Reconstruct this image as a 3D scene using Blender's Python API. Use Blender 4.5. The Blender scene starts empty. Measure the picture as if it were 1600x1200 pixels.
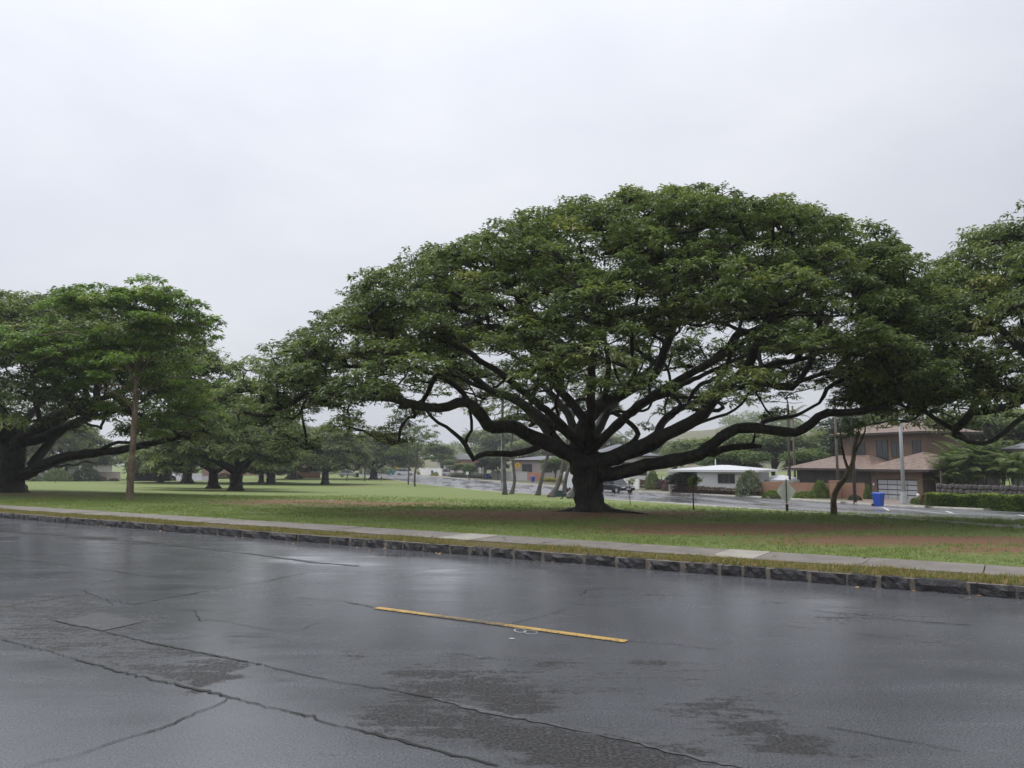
import bpy, bmesh, math, random
import numpy as np
from mathutils import Vector

# ------------------------------------------------------------------ camera, sky, sun, exposure
sc = bpy.context.scene
COL = sc.collection
CAM_H, FPX, HORIZ = 1.65, 1208.0, 722.0            # eye height, focal length and horizon row on a 1600x1200 frame
PITCH = math.atan((HORIZ - 600.0) / FPX)
cam = bpy.data.cameras.new('camera'); camo = bpy.data.objects.new('camera', cam); COL.objects.link(camo)
cam.sensor_width = 36.0; cam.lens = 36.0 * FPX / 1600.0; cam.clip_start = 0.05; cam.clip_end = 4000.0
camo.location = (0, 0, CAM_H); camo.rotation_euler = (math.pi / 2 + PITCH, 0, 0)
sc.camera = camo
sc.render.engine = 'CYCLES'
sc.cycles.use_denoising = True
sc.cycles.max_bounces = 5; sc.cycles.diffuse_bounces = 3; sc.cycles.glossy_bounces = 3
sc.cycles.transmission_bounces = 3; sc.cycles.volume_bounces = 0; sc.cycles.transparent_max_bounces = 4
sc.cycles.caustics_reflective = False; sc.cycles.caustics_refractive = False
sc.cycles.sample_clamp_indirect = 4.0
vs = sc.view_settings
vs.view_transform = 'Standard'; vs.look = 'None'; vs.exposure = 0.2; vs.gamma = 1.0; vs.use_curve_mapping = False

SUN_EL, SUN_AZ = math.radians(58), math.radians(-62)  # azimuth from +Y towards +X
SUN_DIR = Vector((math.sin(SUN_AZ) * math.cos(SUN_EL), math.cos(SUN_AZ) * math.cos(SUN_EL), math.sin(SUN_EL)))


class NT:
    """short-hand for building node trees"""
    def __init__(s, tree): s.t = tree; s.n = tree.nodes; s.l = tree.links
    def add(s, typ, **kw):
        nd = s.n.new(typ)
        for k, v in kw.items():
            if k.startswith('in_'):
                s.put(nd, k[3:], v)
            else:
                setattr(nd, k, v)
        return nd
    def put(s, nd, key, v):
        key = int(key) if str(key).isdigit() else key.replace('_', ' ')
        sock = nd.inputs[key]
        if isinstance(v, bpy.types.NodeSocket): s.l.new(v, sock)
        else: sock.default_value = v
    def math(s, op, a, b=None, clamp=False):
        nd = s.add('ShaderNodeMath', operation=op, use_clamp=clamp, in_0=a)
        if b is not None: s.put(nd, '1', b)
        return nd.outputs[0]
    def noise(s, vec, scale, detail=4.0, rough=0.55, dist=0.0):
        nd = s.add('ShaderNodeTexNoise'); s.put(nd, 'Vector', vec)
        nd.inputs['Scale'].default_value = scale; nd.inputs['Detail'].default_value = detail
        nd.inputs['Roughness'].default_value = rough; nd.inputs['Distortion'].default_value = dist
        return nd.outputs['Fac']
    def ramp(s, fac, stops, interp='LINEAR'):
        nd = s.add('ShaderNodeValToRGB'); s.put(nd, 'Fac', fac); cr = nd.color_ramp; cr.interpolation = interp
        while len(cr.elements) < len(stops): cr.elements.new(0.5)
        for e, (p, c) in zip(cr.elements, stops):
            e.position = p; e.color = (c, c, c, 1) if isinstance(c, (int, float)) else tuple(c) + (1,)
        return nd.outputs['Color']
    def mix(s, fac, a, b, blend='MIX'):
        nd = s.add('ShaderNodeMix', data_type='RGBA', blend_type=blend)
        s.put(nd, '0', fac)
        for k, v in ((6, a), (7, b)):
            if not isinstance(v, bpy.types.NodeSocket): v = tuple(v) + ((1,) if len(v) == 3 else ())
            s.put(nd, str(k), v)
        return nd.outputs[2]
    def attr(s, name): return s.add('ShaderNodeAttribute', attribute_name=name).outputs['Fac']
    def pos(s): return s.add('ShaderNodeTexCoord').outputs['Object']
    def wpos(s): return s.add('ShaderNodeNewGeometry').outputs['Position']
    def bump(s, h, strength, dist, normal=None):
        nd = s.add('ShaderNodeBump'); s.put(nd, 'Height', h)
        nd.inputs['Strength'].default_value = strength; nd.inputs['Distance'].default_value = dist
        if normal is not None: s.put(nd, 'Normal', normal)
        return nd.outputs['Normal']


world = bpy.data.worlds.new('World'); sc.world = world; world.use_nodes = True
W = NT(world.node_tree); W.n.clear()
sky = W.add('ShaderNodeTexSky', sky_type='NISHITA', sun_disc=False)
sky.sun_elevation = SUN_EL; sky.sun_rotation = SUN_AZ
wdir = W.add('ShaderNodeTexCoord').outputs['Generated']
wmap = W.add('ShaderNodeMapping'); W.put(wmap, 'Vector', wdir); wmap.inputs['Scale'].default_value = (1, 1, 2.2)
c1 = W.noise(wmap.outputs[0], 2.3, 5.0, 0.5, 0.3)
cl = W.ramp(c1, [(0.30, (7.0, 7.25, 8.05)), (0.70, (8.45, 8.6, 9.1))])
dot = W.add('ShaderNodeVectorMath', operation='DOT_PRODUCT'); W.put(dot, '0', wdir); dot.inputs[1].default_value = SUN_DIR
glow = W.math('MULTIPLY_ADD', dot.outputs['Value'], 0.27); glow.node.inputs[2].default_value = 0.82
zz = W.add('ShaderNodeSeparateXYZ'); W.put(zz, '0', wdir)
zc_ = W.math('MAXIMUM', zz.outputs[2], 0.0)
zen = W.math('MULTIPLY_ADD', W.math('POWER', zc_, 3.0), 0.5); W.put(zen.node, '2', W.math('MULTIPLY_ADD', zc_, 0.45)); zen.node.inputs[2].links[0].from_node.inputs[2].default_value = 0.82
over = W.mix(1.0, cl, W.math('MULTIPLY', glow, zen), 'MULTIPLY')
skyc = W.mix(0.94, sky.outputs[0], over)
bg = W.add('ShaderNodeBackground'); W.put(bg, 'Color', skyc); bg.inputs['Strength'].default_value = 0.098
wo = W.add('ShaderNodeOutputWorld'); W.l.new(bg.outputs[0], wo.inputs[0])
sun = bpy.data.lights.new('sun', 'SUN'); sun.energy = 1.5; sun.angle = math.radians(50); sun.color = (1.0, 0.97, 0.93)
suno = bpy.data.objects.new('sun', sun); COL.objects.link(suno)
suno.rotation_euler = SUN_DIR.to_track_quat('Z', 'Y').to_euler(); suno.location = (0, 0, 60)

# ------------------------------------------------------------------ the lie of the land
RNG = np.random.default_rng(11)
random.seed(5)
DV = np.array([0.842, -0.539]); NV = np.array([0.539, 0.842])       # along / across the near street
KERB = 11.38
_tn = np.array([-50, 11.4, 13.4, 17, 22.4, 30, 38, 48, 59, 75, 100, 200, 3000.])
_tz = np.array([.15, .15, .15, .11, .0, -.30, -.65, -1.05, -1.45, -1.72, -1.82, -1.75, -1.75])
_gn = np.arange(-60, 320, 0.5); _gz = np.interp(_gn, _tn, _tz)
_gs = np.convolve(np.pad(_gz, 6, mode='edge'), np.ones(13) / 13, mode='valid'); _gs[_gn < 13.6] = .15


def zt(x, y):
    n = NV[0] * np.asarray(x, float) + NV[1] * np.asarray(y, float)
    return np.interp(n, _gn, _gs)


def tn(t, n): return DV[0] * t + NV[0] * n, DV[1] * t + NV[1] * n


def ray(u, v):
    x, y = (u - 800.0) / FPX, (600.0 - v) / FPX
    return np.array([x, math.cos(PITCH) - y * math.sin(PITCH), math.sin(PITCH) + y * math.cos(PITCH)])


def at(u, v, Y):
    d = ray(u, v); s = Y / d[1]
    return np.array([d[0] * s, Y, CAM_H + d[2] * s])


def G(u, v, off=0.0):
    """where the sight line through a picture point meets the ground"""
    d = ray(u, v); lo, hi = 2.0, 1500.0
    f = lambda s: CAM_H + d[2] * s - (zt(d[0] * s, d[1] * s) + off)
    if f(hi) > 0: return np.array([d[0] * hi / 3, d[1] * hi / 3, float(zt(d[0] * hi / 3, d[1] * hi / 3))])
    for _ in range(50):
        m = (lo + hi) / 2
        if f(m) > 0: lo = m
        else: hi = m
    return np.array([d[0] * lo, d[1] * lo, CAM_H + d[2] * lo])


def G0(u, v, z=0.0):
    d = ray(u, v); s = (z - CAM_H) / d[2]
    return np.array([d[0] * s, d[1] * s, z])


# ------------------------------------------------------------------ mesh and object helpers
def np_mesh(name, verts, faces, smooth=False, attrs=None):
    """faces: (n,k) array or list of such arrays"""
    me = bpy.data.meshes.new(name)
    verts = np.asarray(verts, np.float32)
    fl = [np.asarray(f, np.int32) for f in (faces if isinstance(faces, list) else [faces])]
    fl = [f for f in fl if f.size]
    me.vertices.add(len(verts)); me.vertices.foreach_set('co', verts.ravel())
    loops = np.concatenate([f.ravel() for f in fl])
    tot = np.concatenate([np.full(len(f), f.shape[1], np.int32) for f in fl])
    start = np.concatenate([[0], np.cumsum(tot)[:-1]]).astype(np.int32)
    me.loops.add(len(loops)); me.loops.foreach_set('vertex_index', loops)
    me.polygons.add(len(tot)); me.polygons.foreach_set('loop_start', start); me.polygons.foreach_set('loop_total', tot)
    if smooth: me.polygons.foreach_set('use_smooth', np.ones(len(tot), bool))
    me.update(calc_edges=True)
    for k, a in (attrs or {}).items():
        at_ = me.attributes.new(k, 'FLOAT', 'POINT'); at_.data.foreach_set('value', np.asarray(a, np.float32))
    return me


def link(name, me, mat=None, parent=None, loc=None):
    o = bpy.data.objects.new(name, me); COL.objects.link(o)
    if mat is not None and me is not None and not me.materials: me.materials.append(mat)
    if parent is not None: o.parent = parent
    if loc is not None: o.location = [float(c) for c in loc]
    return o


def tag(o, label=None, cat=None, group=None, kind=None):
    for k, v in (('label', label), ('category', cat), ('group', group), ('kind', kind)):
        if v: o[k] = v
    return o


def thing(name, label, cat, loc=(0, 0, 0), rz=0.0, group=None, sc_=1.0):
    o = bpy.data.objects.new(name, None); COL.objects.link(o); o.empty_display_size = 0.2
    o.location = [float(c) for c in loc]; o.rotation_euler = (0, 0, rz); o.scale = (sc_,) * 3 if np.isscalar(sc_) else sc_
    return tag(o, label, cat, group)


def copy_tree(o, parent=None):
    c = o.copy(); COL.objects.link(c); c.parent = parent
    for ch in list(o.children):
        if ch.name not in _COPYSKIP: copy_tree(ch, c)
    return c


_COPYSKIP = set()


class MB:
    """collects boxes, prisms, tubes for one mesh"""
    def __init__(s): s.v = []; s.f = []
    def poly(s, vs_, fs):
        b = len(s.v); s.v += [tuple(map(float, p)) for p in vs_]; s.f += [tuple(b + i for i in f) for f in fs]; return s
    def box(s, x0, x1, y0, y1, z0, z1):
        return s.poly([(x0, y0, z0), (x1, y0, z0), (x1, y1, z0), (x0, y1, z0), (x0, y0, z1), (x1, y0, z1), (x1, y1, z1), (x0, y1, z1)],
                      [(0, 3, 2, 1), (4, 5, 6, 7), (0, 1, 5, 4), (1, 2, 6, 5), (2, 3, 7, 6), (3, 0, 4, 7)])
    def tube(s, pts, rads, k=8, cap=True):
        pts = [Vector(p) for p in pts]; n = len(pts); b = len(s.v)
        if np.isscalar(rads): rads = [rads] * n
        up = None
        for i, p in enumerate(pts):
            d = (pts[min(i + 1, n - 1)] - pts[max(i - 1, 0)]).normalized()
            if up is None: up = d.orthogonal().normalized()
            up = (up - d * up.dot(d)).normalized(); w = d.cross(up)
            for j in range(k):
                a = 2 * math.pi * j / k; q = p + (up * math.cos(a) + w * math.sin(a)) * rads[i]; s.v.append(tuple(q))
        for i in range(n - 1):
            for j in range(k):
                a, c = b + i * k + j, b + i * k + (j + 1) % k; s.f.append((a, c, c + k, a + k))
        if cap:
            s.f.append(tuple(b + j for j in range(k))[::-1]); s.f.append(tuple(b + (n - 1) * k + j for j in range(k)))
        return s
    def prism(s, prof, y0, y1, axis='y'):
        """side profile [(x,z)] extruded in y"""
        n = len(prof)
        vs_ = [(x, y0, z) for x, z in prof] + [(x, y1, z) for x, z in prof]
        fs = [tuple(range(n)), tuple(range(2 * n - 1, n - 1, -1))] + [(i, i + n, (i + 1) % n + n, (i + 1) % n) for i in range(n)]
        return s.poly(vs_, fs)
    def build(s, name, mat, parent=None, loc=None, smooth=False, bevel=0.0):
        me = bpy.data.meshes.new(name); me.from_pydata(s.v, [], s.f)
        bm = bmesh.new(); bm.from_mesh(me); bmesh.ops.recalc_face_normals(bm, faces=bm.faces)
        if bevel: bmesh.ops.bevel(bm, geom=bm.edges[:], offset=bevel, segments=1, affect='EDGES')
        bm.to_mesh(me); bm.free()
        if smooth: me.polygons.foreach_set('use_smooth', np.ones(len(me.polygons), bool))
        me.update()
        return link(name, me, mat, parent, loc)


# ------------------------------------------------------------------ materials
MATS = {}


def mat(name, col, rough=0.7, var=0.25, scale=3.0, bump=0.0, bscale=30.0, spec=0.5, col2=None, metal=0.0, emit=None):
    if name in MATS: return MATS[name]
    m = bpy.data.materials.new(name); m.use_nodes = True; N = NT(m.node_tree)
    b = N.n['Principled BSDF']
    p = N.pos()
    nz = N.noise(p, scale, 5, 0.6)
    c2 = col2 or tuple(c * (1 - var) for c in col)
    c1_ = col if col2 else tuple(min(1, c * (1 + var)) for c in col)
    N.put(b, 'Base Color', N.mix(N.ramp(nz, [(0.3, 0.0), (0.7, 1.0)]), c2, c1_))
    b.inputs['Roughness'].default_value = rough; b.inputs['Specular IOR Level'].default_value = spec; b.inputs['Metallic'].default_value = metal
    if bump: N.put(b, 'Normal', N.bump(N.noise(p, bscale, 4, 0.6), 0.6, bump))
    MATS[name] = m
    return m


def leaf_mat(name, dark, light, trans=0.3, rough=0.45, warm=None):
    m = bpy.data.materials.new(name); m.use_nodes = True; N = NT(m.node_tree)
    b = N.n['Principled BSDF']; out = N.n['Material Output']
    t = N.attr('tint')
    stops = [(0.0, dark), (0.75, light), (1.0, warm or light)]
    c = N.ramp(t, stops)
    N.put(b, 'Base Color', c); b.inputs['Roughness'].default_value = rough; b.inputs['Specular IOR Level'].default_value = 0.35
    tr = N.add('ShaderNodeBsdfTranslucent'); N.put(tr, 'Color', N.mix(1.0, c, (1.1, 1.25, 0.6), 'MULTIPLY'))
    mx = N.add('ShaderNodeMixShader'); mx.inputs[0].default_value = trans
    N.l.new(b.outputs[0], mx.inputs[1]); N.l.new(tr.outputs[0], mx.inputs[2]); N.l.new(mx.outputs[0], out.inputs[0])
    MATS[name] = m
    return m


LEAF_RAIN = leaf_mat('leaf_rain_tree', (0.062, 0.086, 0.044), (0.215, 0.265, 0.118), 0.36, 0.42, (0.33, 0.32, 0.13))
LEAF_YOUNG = leaf_mat('leaf_young', (0.075, 0.13, 0.036), (0.20, 0.30, 0.078), 0.38, 0.45, (0.30, 0.36, 0.10))
LEAF_FAR = leaf_mat('leaf_far', (0.062, 0.088, 0.042), (0.215, 0.26, 0.108), 0.36, 0.45, (0.31, 0.30, 0.115))
LEAF_LIGHT = leaf_mat('leaf_light', (0.060, 0.100, 0.030), (0.14, 0.20, 0.055), 0.3, 0.5, (0.24, 0.26, 0.06))
LEAF_HEDGE = leaf_mat('leaf_hedge', (0.040, 0.080, 0.018), (0.16, 0.23, 0.035), 0.3, 0.45, (0.34, 0.36, 0.05))
LEAF_DARK = leaf_mat('leaf_dark', (0.025, 0.042, 0.022), (0.06, 0.085, 0.042), 0.2, 0.5)
LEAF_RED = leaf_mat('leaf_red', (0.075, 0.055, 0.030), (0.16, 0.085, 0.06), 0.25, 0.5, (0.15, 0.15, 0.05))
LEAF_PINK = leaf_mat('leaf_pink', (0.06, 0.06, 0.04), (0.22, 0.06, 0.14), 0.25, 0.5, (0.30, 0.09, 0.20))
LEAF_PALE = leaf_mat('leaf_pale', (0.08, 0.11, 0.06), (0.22, 0.25, 0.16), 0.25, 0.5, (0.45, 0.45, 0.38))
LEAF_YELLOW = leaf_mat('leaf_yellow', (0.14, 0.14, 0.03), (0.36, 0.32, 0.06), 0.3, 0.5)


def bark_mat(name, dark, light, moss=0.0, rough=0.55, scale=9.0):
    m = bpy.data.materials.new(name); m.use_nodes = True; N = NT(m.node_tree); b = N.n['Principled BSDF']
    p = N.pos()
    mp = N.add('ShaderNodeMapping'); N.put(mp, 'Vector', p); mp.inputs['Scale'].default_value = (1, 1, 0.35)
    f = N.noise(mp.outputs[0], scale, 6, 0.65, 0.4)
    g = N.noise(p, 1.3, 3, 0.5)
    c = N.mix(N.ramp(f, [(0.38, 0.0), (0.68, 1.0)]), dark, light)
    c = N.mix(N.ramp(g, [(0.5, 0.0), (0.72, 0.55)]), c, tuple(x * 2.0 for x in light))
    if moss:
        g2 = N.noise(p, 2.2, 4, 0.6)
        c = N.mix(N.math('MULTIPLY', N.ramp(g2, [(0.5, 0.0), (0.66, 1.0)]), moss), c, (0.075, 0.08, 0.03))
    N.put(b, 'Base Color', c); b.inputs['Roughness'].default_value = rough; b.inputs['Specular IOR Level'].default_value = 0.35
    N.put(b, 'Normal', N.bump(f, 1.0, 0.09))
    MATS[name] = m
    return m


BARK_RAIN = bark_mat('bark_rain_tree', (0.008, 0.0075, 0.0075), (0.030, 0.026, 0.023), 0.4)
BARK_YOUNG = bark_mat('bark_young', (0.10, 0.072, 0.052), (0.23, 0.175, 0.13), 0.15, 0.7)
BARK_PALM = bark_mat('bark_palm', (0.05, 0.048, 0.042), (0.14, 0.13, 0.115), 0.2, 0.8, 6.0)
BARK_GREY = bark_mat('bark_grey', (0.06, 0.05, 0.042), (0.15, 0.125, 0.10), 0.2, 0.75)
# ------------------------------------------------------------------ ground, near street, kerb, footpath
def ground_materials():
    # lawn: the attribute 'dirt' marks bare red earth and leaf litter, 'dry' straw-coloured turf
    m = bpy.data.materials.new('lawn'); m.use_nodes = True; N = NT(m.node_tree); b = N.n['Principled BSDF']
    p = N.wpos()
    fine = N.noise(p, 14.0, 6, 0.7); mid = N.noise(p, 1.6, 5, 0.6); big = N.noise(p, 0.22, 4, 0.55)
    c = N.mix(N.ramp(fine, [(0.3, 0.0), (0.72, 1.0)]), (0.10, 0.145, 0.044), (0.24, 0.30, 0.092))
    c = N.mix(N.ramp(mid, [(0.42, 0.0), (0.68, 0.45)]), c, (0.18, 0.19, 0.065))
    c = N.mix(N.ramp(big, [(0.50, 0.0), (0.68, 0.4)]), c, (0.20, 0.165, 0.07))
    dn = N.noise(p, 3.2, 6, 0.68)
    dm = N.math('MULTIPLY_ADD', N.math('SUBTRACT', dn, 0.5), 1.5); N.put(dm.node, '2', N.attr('dirt'))
    dirtc = N.mix(N.ramp(fine, [(0.3, 0.0), (0.7, 1.0)]), (0.13, 0.074, 0.043), (0.30, 0.175, 0.10))
    c = N.mix(N.ramp(dm, [(0.33, 0.0), (0.66, 1.0)]), c, dirtc)
    em = N.math('MULTIPLY_ADD', N.math('SUBTRACT', dn, 0.5), 1.2); N.put(em.node, '2', N.attr('edge'))
    c = N.mix(N.ramp(em, [(0.35, 0.0), (0.65, 1.0)]), c, N.mix(fine, (0.08, 0.065, 0.03), (0.19, 0.15, 0.06)))
    N.put(b, 'Base Color', c); b.inputs['Roughness'].default_value = 0.85; b.inputs['Specular IOR Level'].default_value = 0.25
    h = N.math('MULTIPLY_ADD', mid, 1.5); N.put(h.node, '2', fine)
    N.put(b, 'Normal', N.bump(h, 0.9, 0.06))
    MATS['lawn'] = m

    # near street: wet asphalt; 'stain' rough oily ground, 'puddle' standing film of water
    m = bpy.data.materials.new('wet_asphalt'); m.use_nodes = True; N = NT(m.node_tree); b = N.n['Principled BSDF']
    p = N.wpos()
    rot = N.add('ShaderNodeMapping', vector_type='POINT'); N.put(rot, 'Vector', p)
    rot.inputs['Rotation'].default_value = (0, 0, math.atan2(0.539, 0.842)); rot.inputs['Scale'].default_value = (0.35, 1.6, 1)
    streak = N.noise(rot.outputs[0], 1.7, 6, 0.62, 0.3)
    grit = N.noise(p, 75.0, 5, 0.85); grit2 = N.noise(p, 38.0, 4, 0.7); big = N.noise(p, 0.7, 5, 0.6)
    stn = N.math('MULTIPLY_ADD', N.math('SUBTRACT', N.math('ADD', N.math('MULTIPLY', N.noise(rot.outputs[0], 4.0, 6, 0.7, 0.5), 0.5), N.math('MULTIPLY', N.noise(p, 11.0, 8, 0.8, 0.4), 0.5)), 0.5), 4.2); N.put(stn.node, '2', N.attr('stain'))
    stn = N.math('MULTIPLY', N.ramp(stn, [(0.36, 0.0), (0.75, 1.0)]), N.ramp(N.noise(p, 42.0, 4, 0.75), [(0.36, 0.5), (0.58, 1.0)]))
    pud = N.math('MULTIPLY_ADD', N.math('SUBTRACT', streak, 0.5), 3.0); N.put(pud.node, '2', N.attr('puddle'))
    pud = N.ramp(pud, [(0.55, 0.0), (0.85, 1.0)])
    c = N.mix(N.ramp(grit, [(0.34, 0.0), (0.70, 1.0)]), (0.013, 0.0145, 0.018), (0.205, 0.212, 0.228))
    c = N.mix(N.ramp(big, [(0.35, 0.0), (0.7, 0.35)]), c, (0.045, 0.045, 0.048))
    c = N.mix(N.math('MULTIPLY', stn, 0.85), c, N.mix(grit2, (0.006, 0.005, 0.004), (0.030, 0.026, 0.021)))
    N.put(b, 'Base Color', c); b.inputs['IOR'].default_value = 1.5
    sp = N.math('MULTIPLY_ADD', stn, -0.42); sp.node.inputs[2].default_value = 0.5; N.put(b, 'Specular IOR Level', sp)
    r = N.math('MULTIPLY_ADD', N.ramp(streak, [(0.3, 0.0), (0.7, 1.0)]), 0.16); r.node.inputs[2].default_value = 0.30
    r_prev = r = N.math('MULTIPLY_ADD', stn, 0.38); N.put(r.node, '2', N.math('MULTIPLY_ADD', N.ramp(streak, [(0.3, 0.0), (0.7, 1.0)]), 0.16))
    r.node.inputs[2].links[0].from_node.inputs[2].default_value = 0.12
    r = N.math('MULTIPLY_ADD', N.math('SUBTRACT', grit2, 0.5), 0.35); N.put(r.node, '2', r_prev)
    r = N.math('MAXIMUM', N.math('SUBTRACT', r, N.math('MULTIPLY', pud, 0.16)), 0.04)
    N.put(b, 'Roughness', r)
    h = N.math('MULTIPLY_ADD', grit2, 0.7); N.put(h.node, '2', grit)
    bs = N.add('ShaderNodeBump'); N.put(bs, 'Height', h); bs.inputs['Distance'].default_value = 0.0014
    N.put(bs, 'Strength', N.math('MULTIPLY_ADD', pud, -0.25)); bs.inputs['Strength'].links[0].from_node.inputs[2].default_value = 0.30
    und = N.bump(N.noise(p, 0.9, 3, 0.5), 0.2, 0.02, bs.outputs[0])
    N.put(b, 'Normal', und)
    MATS['wet_asphalt'] = m

    # far road: thinner view, more mirror-like
    m = bpy.data.materials.new('wet_road'); m.use_nodes = True; N = NT(m.node_tree); b = N.n['Principled BSDF']
    p = N.wpos()
    rot = N.add('ShaderNodeMapping'); N.put(rot, 'Vector', p)
    rot.inputs['Rotation'].default_value = (0, 0, -math.radians(20)); rot.inputs['Scale'].default_value = (0.5, 0.06, 1)
    st = N.noise(rot.outputs[0], 1.1, 5, 0.6, 0.4)
    N.put(b, 'Base Color', N.mix(st, (0.05, 0.05, 0.053), (0.19, 0.19, 0.197)))
    r = N.math('MULTIPLY_ADD', N.ramp(st, [(0.40, 0.0), (0.60, 1.0)]), 0.26); r.node.inputs[2].default_value = 0.13
    N.put(b, 'Roughness', r); b.inputs['IOR'].default_value = 1.5
    N.put(b, 'Normal', N.bump(N.noise(p, 3.0, 4, 0.6), 0.12, 0.01))
    MATS['wet_road'] = m

    m = bpy.data.materials.new('trench_asphalt'); m.use_nodes = True; N = NT(m.node_tree); b = N.n['Principled BSDF']
    p = N.wpos(); g = N.noise(p, 26.0, 6, 0.8, 0.5); g1 = N.noise(p, 2.2, 4, 0.6)
    N.put(b, 'Base Color', N.mix(N.ramp(g, [(0.35, 0.0), (0.65, 1.0)]), (0.016, 0.016, 0.018), (0.075, 0.075, 0.080)))
    r = N.math('MULTIPLY_ADD', N.ramp(g1, [(0.4, 0.0), (0.65, 1.0)]), 0.28); r.node.inputs[2].default_value = 0.26
    N.put(b, 'Roughness', r); b.inputs['IOR'].default_value = 1.4; N.put(b, 'Specular IOR Level', N.math('MULTIPLY', N.ramp(g, [(0.42, 0.0), (0.6, 1.0)]), 0.5))
    N.put(b, 'Normal', N.bump(g, 0.6, 0.006))
    MATS['trench_asphalt'] = m

    m = bpy.data.materials.new('yellow_paint'); m.use_nodes = True; N = NT(m.node_tree); b = N.n['Principled BSDF']
    p = N.wpos(); g = N.noise(p, 55.0, 4, 0.7); g1 = N.noise(p, 5.0, 4, 0.65)
    w = N.math('MULTIPLY_ADD', N.math('SUBTRACT', g, 0.5), 1.1); N.put(w.node, '2', N.math('ADD', N.attr('wear'), N.math('MULTIPLY', g1, 0.25)))
    N.put(b, 'Base Color', N.mix(N.ramp(w, [(0.52, 0.0), (0.66, 1.0)]), N.mix(g1, (0.44, 0.27, 0.06), (0.54, 0.35, 0.10)), (0.05, 0.048, 0.045)))
    b.inputs['Roughness'].default_value = 0.5; N.put(b, 'Normal', N.bump(g, 0.4, 0.01))
    MATS['yellow_paint'] = m


ground_materials()
LAWN, ASPH = MATS['lawn'], MATS['wet_asphalt']
MAT_CRACK = mat('crack', (0.016, 0.015, 0.014), 0.8, 0.4, 20)
MAT_SEAM_SHEEN = mat('seam_and_sheen', (0.085, 0.085, 0.09), 0.3, 0.5, 25, 0.003, 60)
MAT_LPATCH = mat('pale_patch', (0.105, 0.105, 0.11), 0.24, 0.3, 12, 0.001, 90)
MAT_LPATCH2 = mat('worn_patch', (0.052, 0.052, 0.056), 0.25, 0.35, 9, 0.001, 110)
MAT_WPAINT = mat('white_paint', (0.62, 0.62, 0.62), 0.5, 0.2, 30)
MAT_RING = mat('spray_paint', (0.36, 0.37, 0.38), 0.5, 0.35, 30)
MAT_BASALT = mat('basalt', (0.024, 0.023, 0.025), 0.5, 0.5, 9, 0.05, 14)
MAT_MORTAR = mat('mortar', (0.155, 0.138, 0.115), 0.75, 0.5, 7, 0.02, 40)
MAT_PATH = mat('path_concrete', (0.20, 0.18, 0.16), 0.5, 0.22, 2.5, 0.008, 70)
MAT_PATHL = mat('path_concrete_new', (0.36, 0.335, 0.29), 0.5, 0.15, 3.0, 0.008, 70)
MAT_KERB = mat('kerb_concrete', (0.36, 0.34, 0.30), 0.6, 0.25, 2.0, 0.01, 30)


def grid_sheet(name, ts, ns, zf, m, attrs=None, kind='structure'):
    T, Nn = np.meshgrid(ts, ns, indexing='ij')
    X, Y = tn(T, Nn)
    V = np.stack([X, Y, zf(X, Y, T, Nn)], -1).reshape(-1, 3)
    a, b = len(ts), len(ns)
    I = np.arange(a * b).reshape(a, b)
    F = np.stack([I[:-1, :-1], I[1:, :-1], I[1:, 1:], I[:-1, 1:]], -1).reshape(-1, 4)
    at_ = {k: f(X, Y, T, Nn).ravel() for k, f in (attrs or {}).items()}
    o = link(name, np_mesh(name, V, F, True, at_), m)
    return tag(o, kind=kind)


def steps(*spec):
    out = [np.arange(a, b, s) for a, b, s in spec]
    return np.concatenate(out + [[spec[-1][1]]])


def gauss(X, Y, u, v, du, dv, z=0.0):
    """soft blob on the ground, given by its picture centre and half extents"""
    c = G0(u, v, z); e = G0(u + du, v, z) - c; g = G0(u, v + dv, z) - c
    A = np.array([[e[0], g[0]], [e[1], g[1]]]); iA = np.linalg.inv(A)
    a = iA[0, 0] * (X - c[0]) + iA[0, 1] * (Y - c[1]); b = iA[1, 0] * (X - c[0]) + iA[1, 1] * (Y - c[1])
    return np.exp(-(a * a + b * b))


# ---- near street
stains = [(720, 1075, 130, 30, .9), (610, 1120, 70, 26, .9), (745, 1140, 90, 32, .95), (900, 1165, 120, 36, .85), (1245, 1163, 60, 22, .9),
          (1130, 1110, 120, 24, .75), (1010, 1185, 160, 30, .8), (1180, 1140, 60, 14, .7), (70, 933, 28, 5, .8), (235, 968, 34, 10, .85), (200, 981, 30, 7, .8),
          (560, 1025, 40, 14, .6), (100, 996, 30, 7, .7), (690, 1025, 60, 10, .45), (1020, 930, 60, 8, .45), (1440, 1000, 70, 16, .35), (1400, 965, 120, 10, .3),
          (1020, 1035, 50, 12, .5), (980, 1060, 300, 30, .3), (1350, 1180, 60, 14, .6), (300, 1080, 30, 8, .7), (165, 1015, 40, 10, .5), (50, 834, 60, 3, .95), (140, 841, 70, 4, .95), (230, 849, 60, 4, .9), (330, 857, 60, 3, .7), (120, 826, 110, 3, .5), (480, 1000, 60, 6, .45), (860, 1035, 80, 10, .55), (640, 1050, 50, 10, .7), (820, 1100, 60, 14, .8), (1330, 965, 90, 8, .35), (60, 905, 80, 4, .45), (300, 890, 90, 4, .4)]
puddles = [(450, 874, 90, 7, 1.0), (560, 882, 60, 5, 1.0), (620, 868, 60, 5, .95), (760, 882, 90, 8, .55), (850, 892, 60, 5, .6), (690, 893, 60, 4, .6),
           (300, 960, 160, 30, .5), (380, 1000, 80, 24, .55), (60, 860, 110, 10, .5), (200, 880, 130, 14, .5), (620, 1110, 120, 16, .35), (430, 1060, 90, 20, .45),
           (1160, 940, 60, 14, .5), (1560, 985, 60, 10, .45), (1180, 955, 50, 6, .55), (120, 1120, 200, 60, .25), (540, 1150, 120, 16, .5), (140, 965, 40, 8, .4)]


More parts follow.
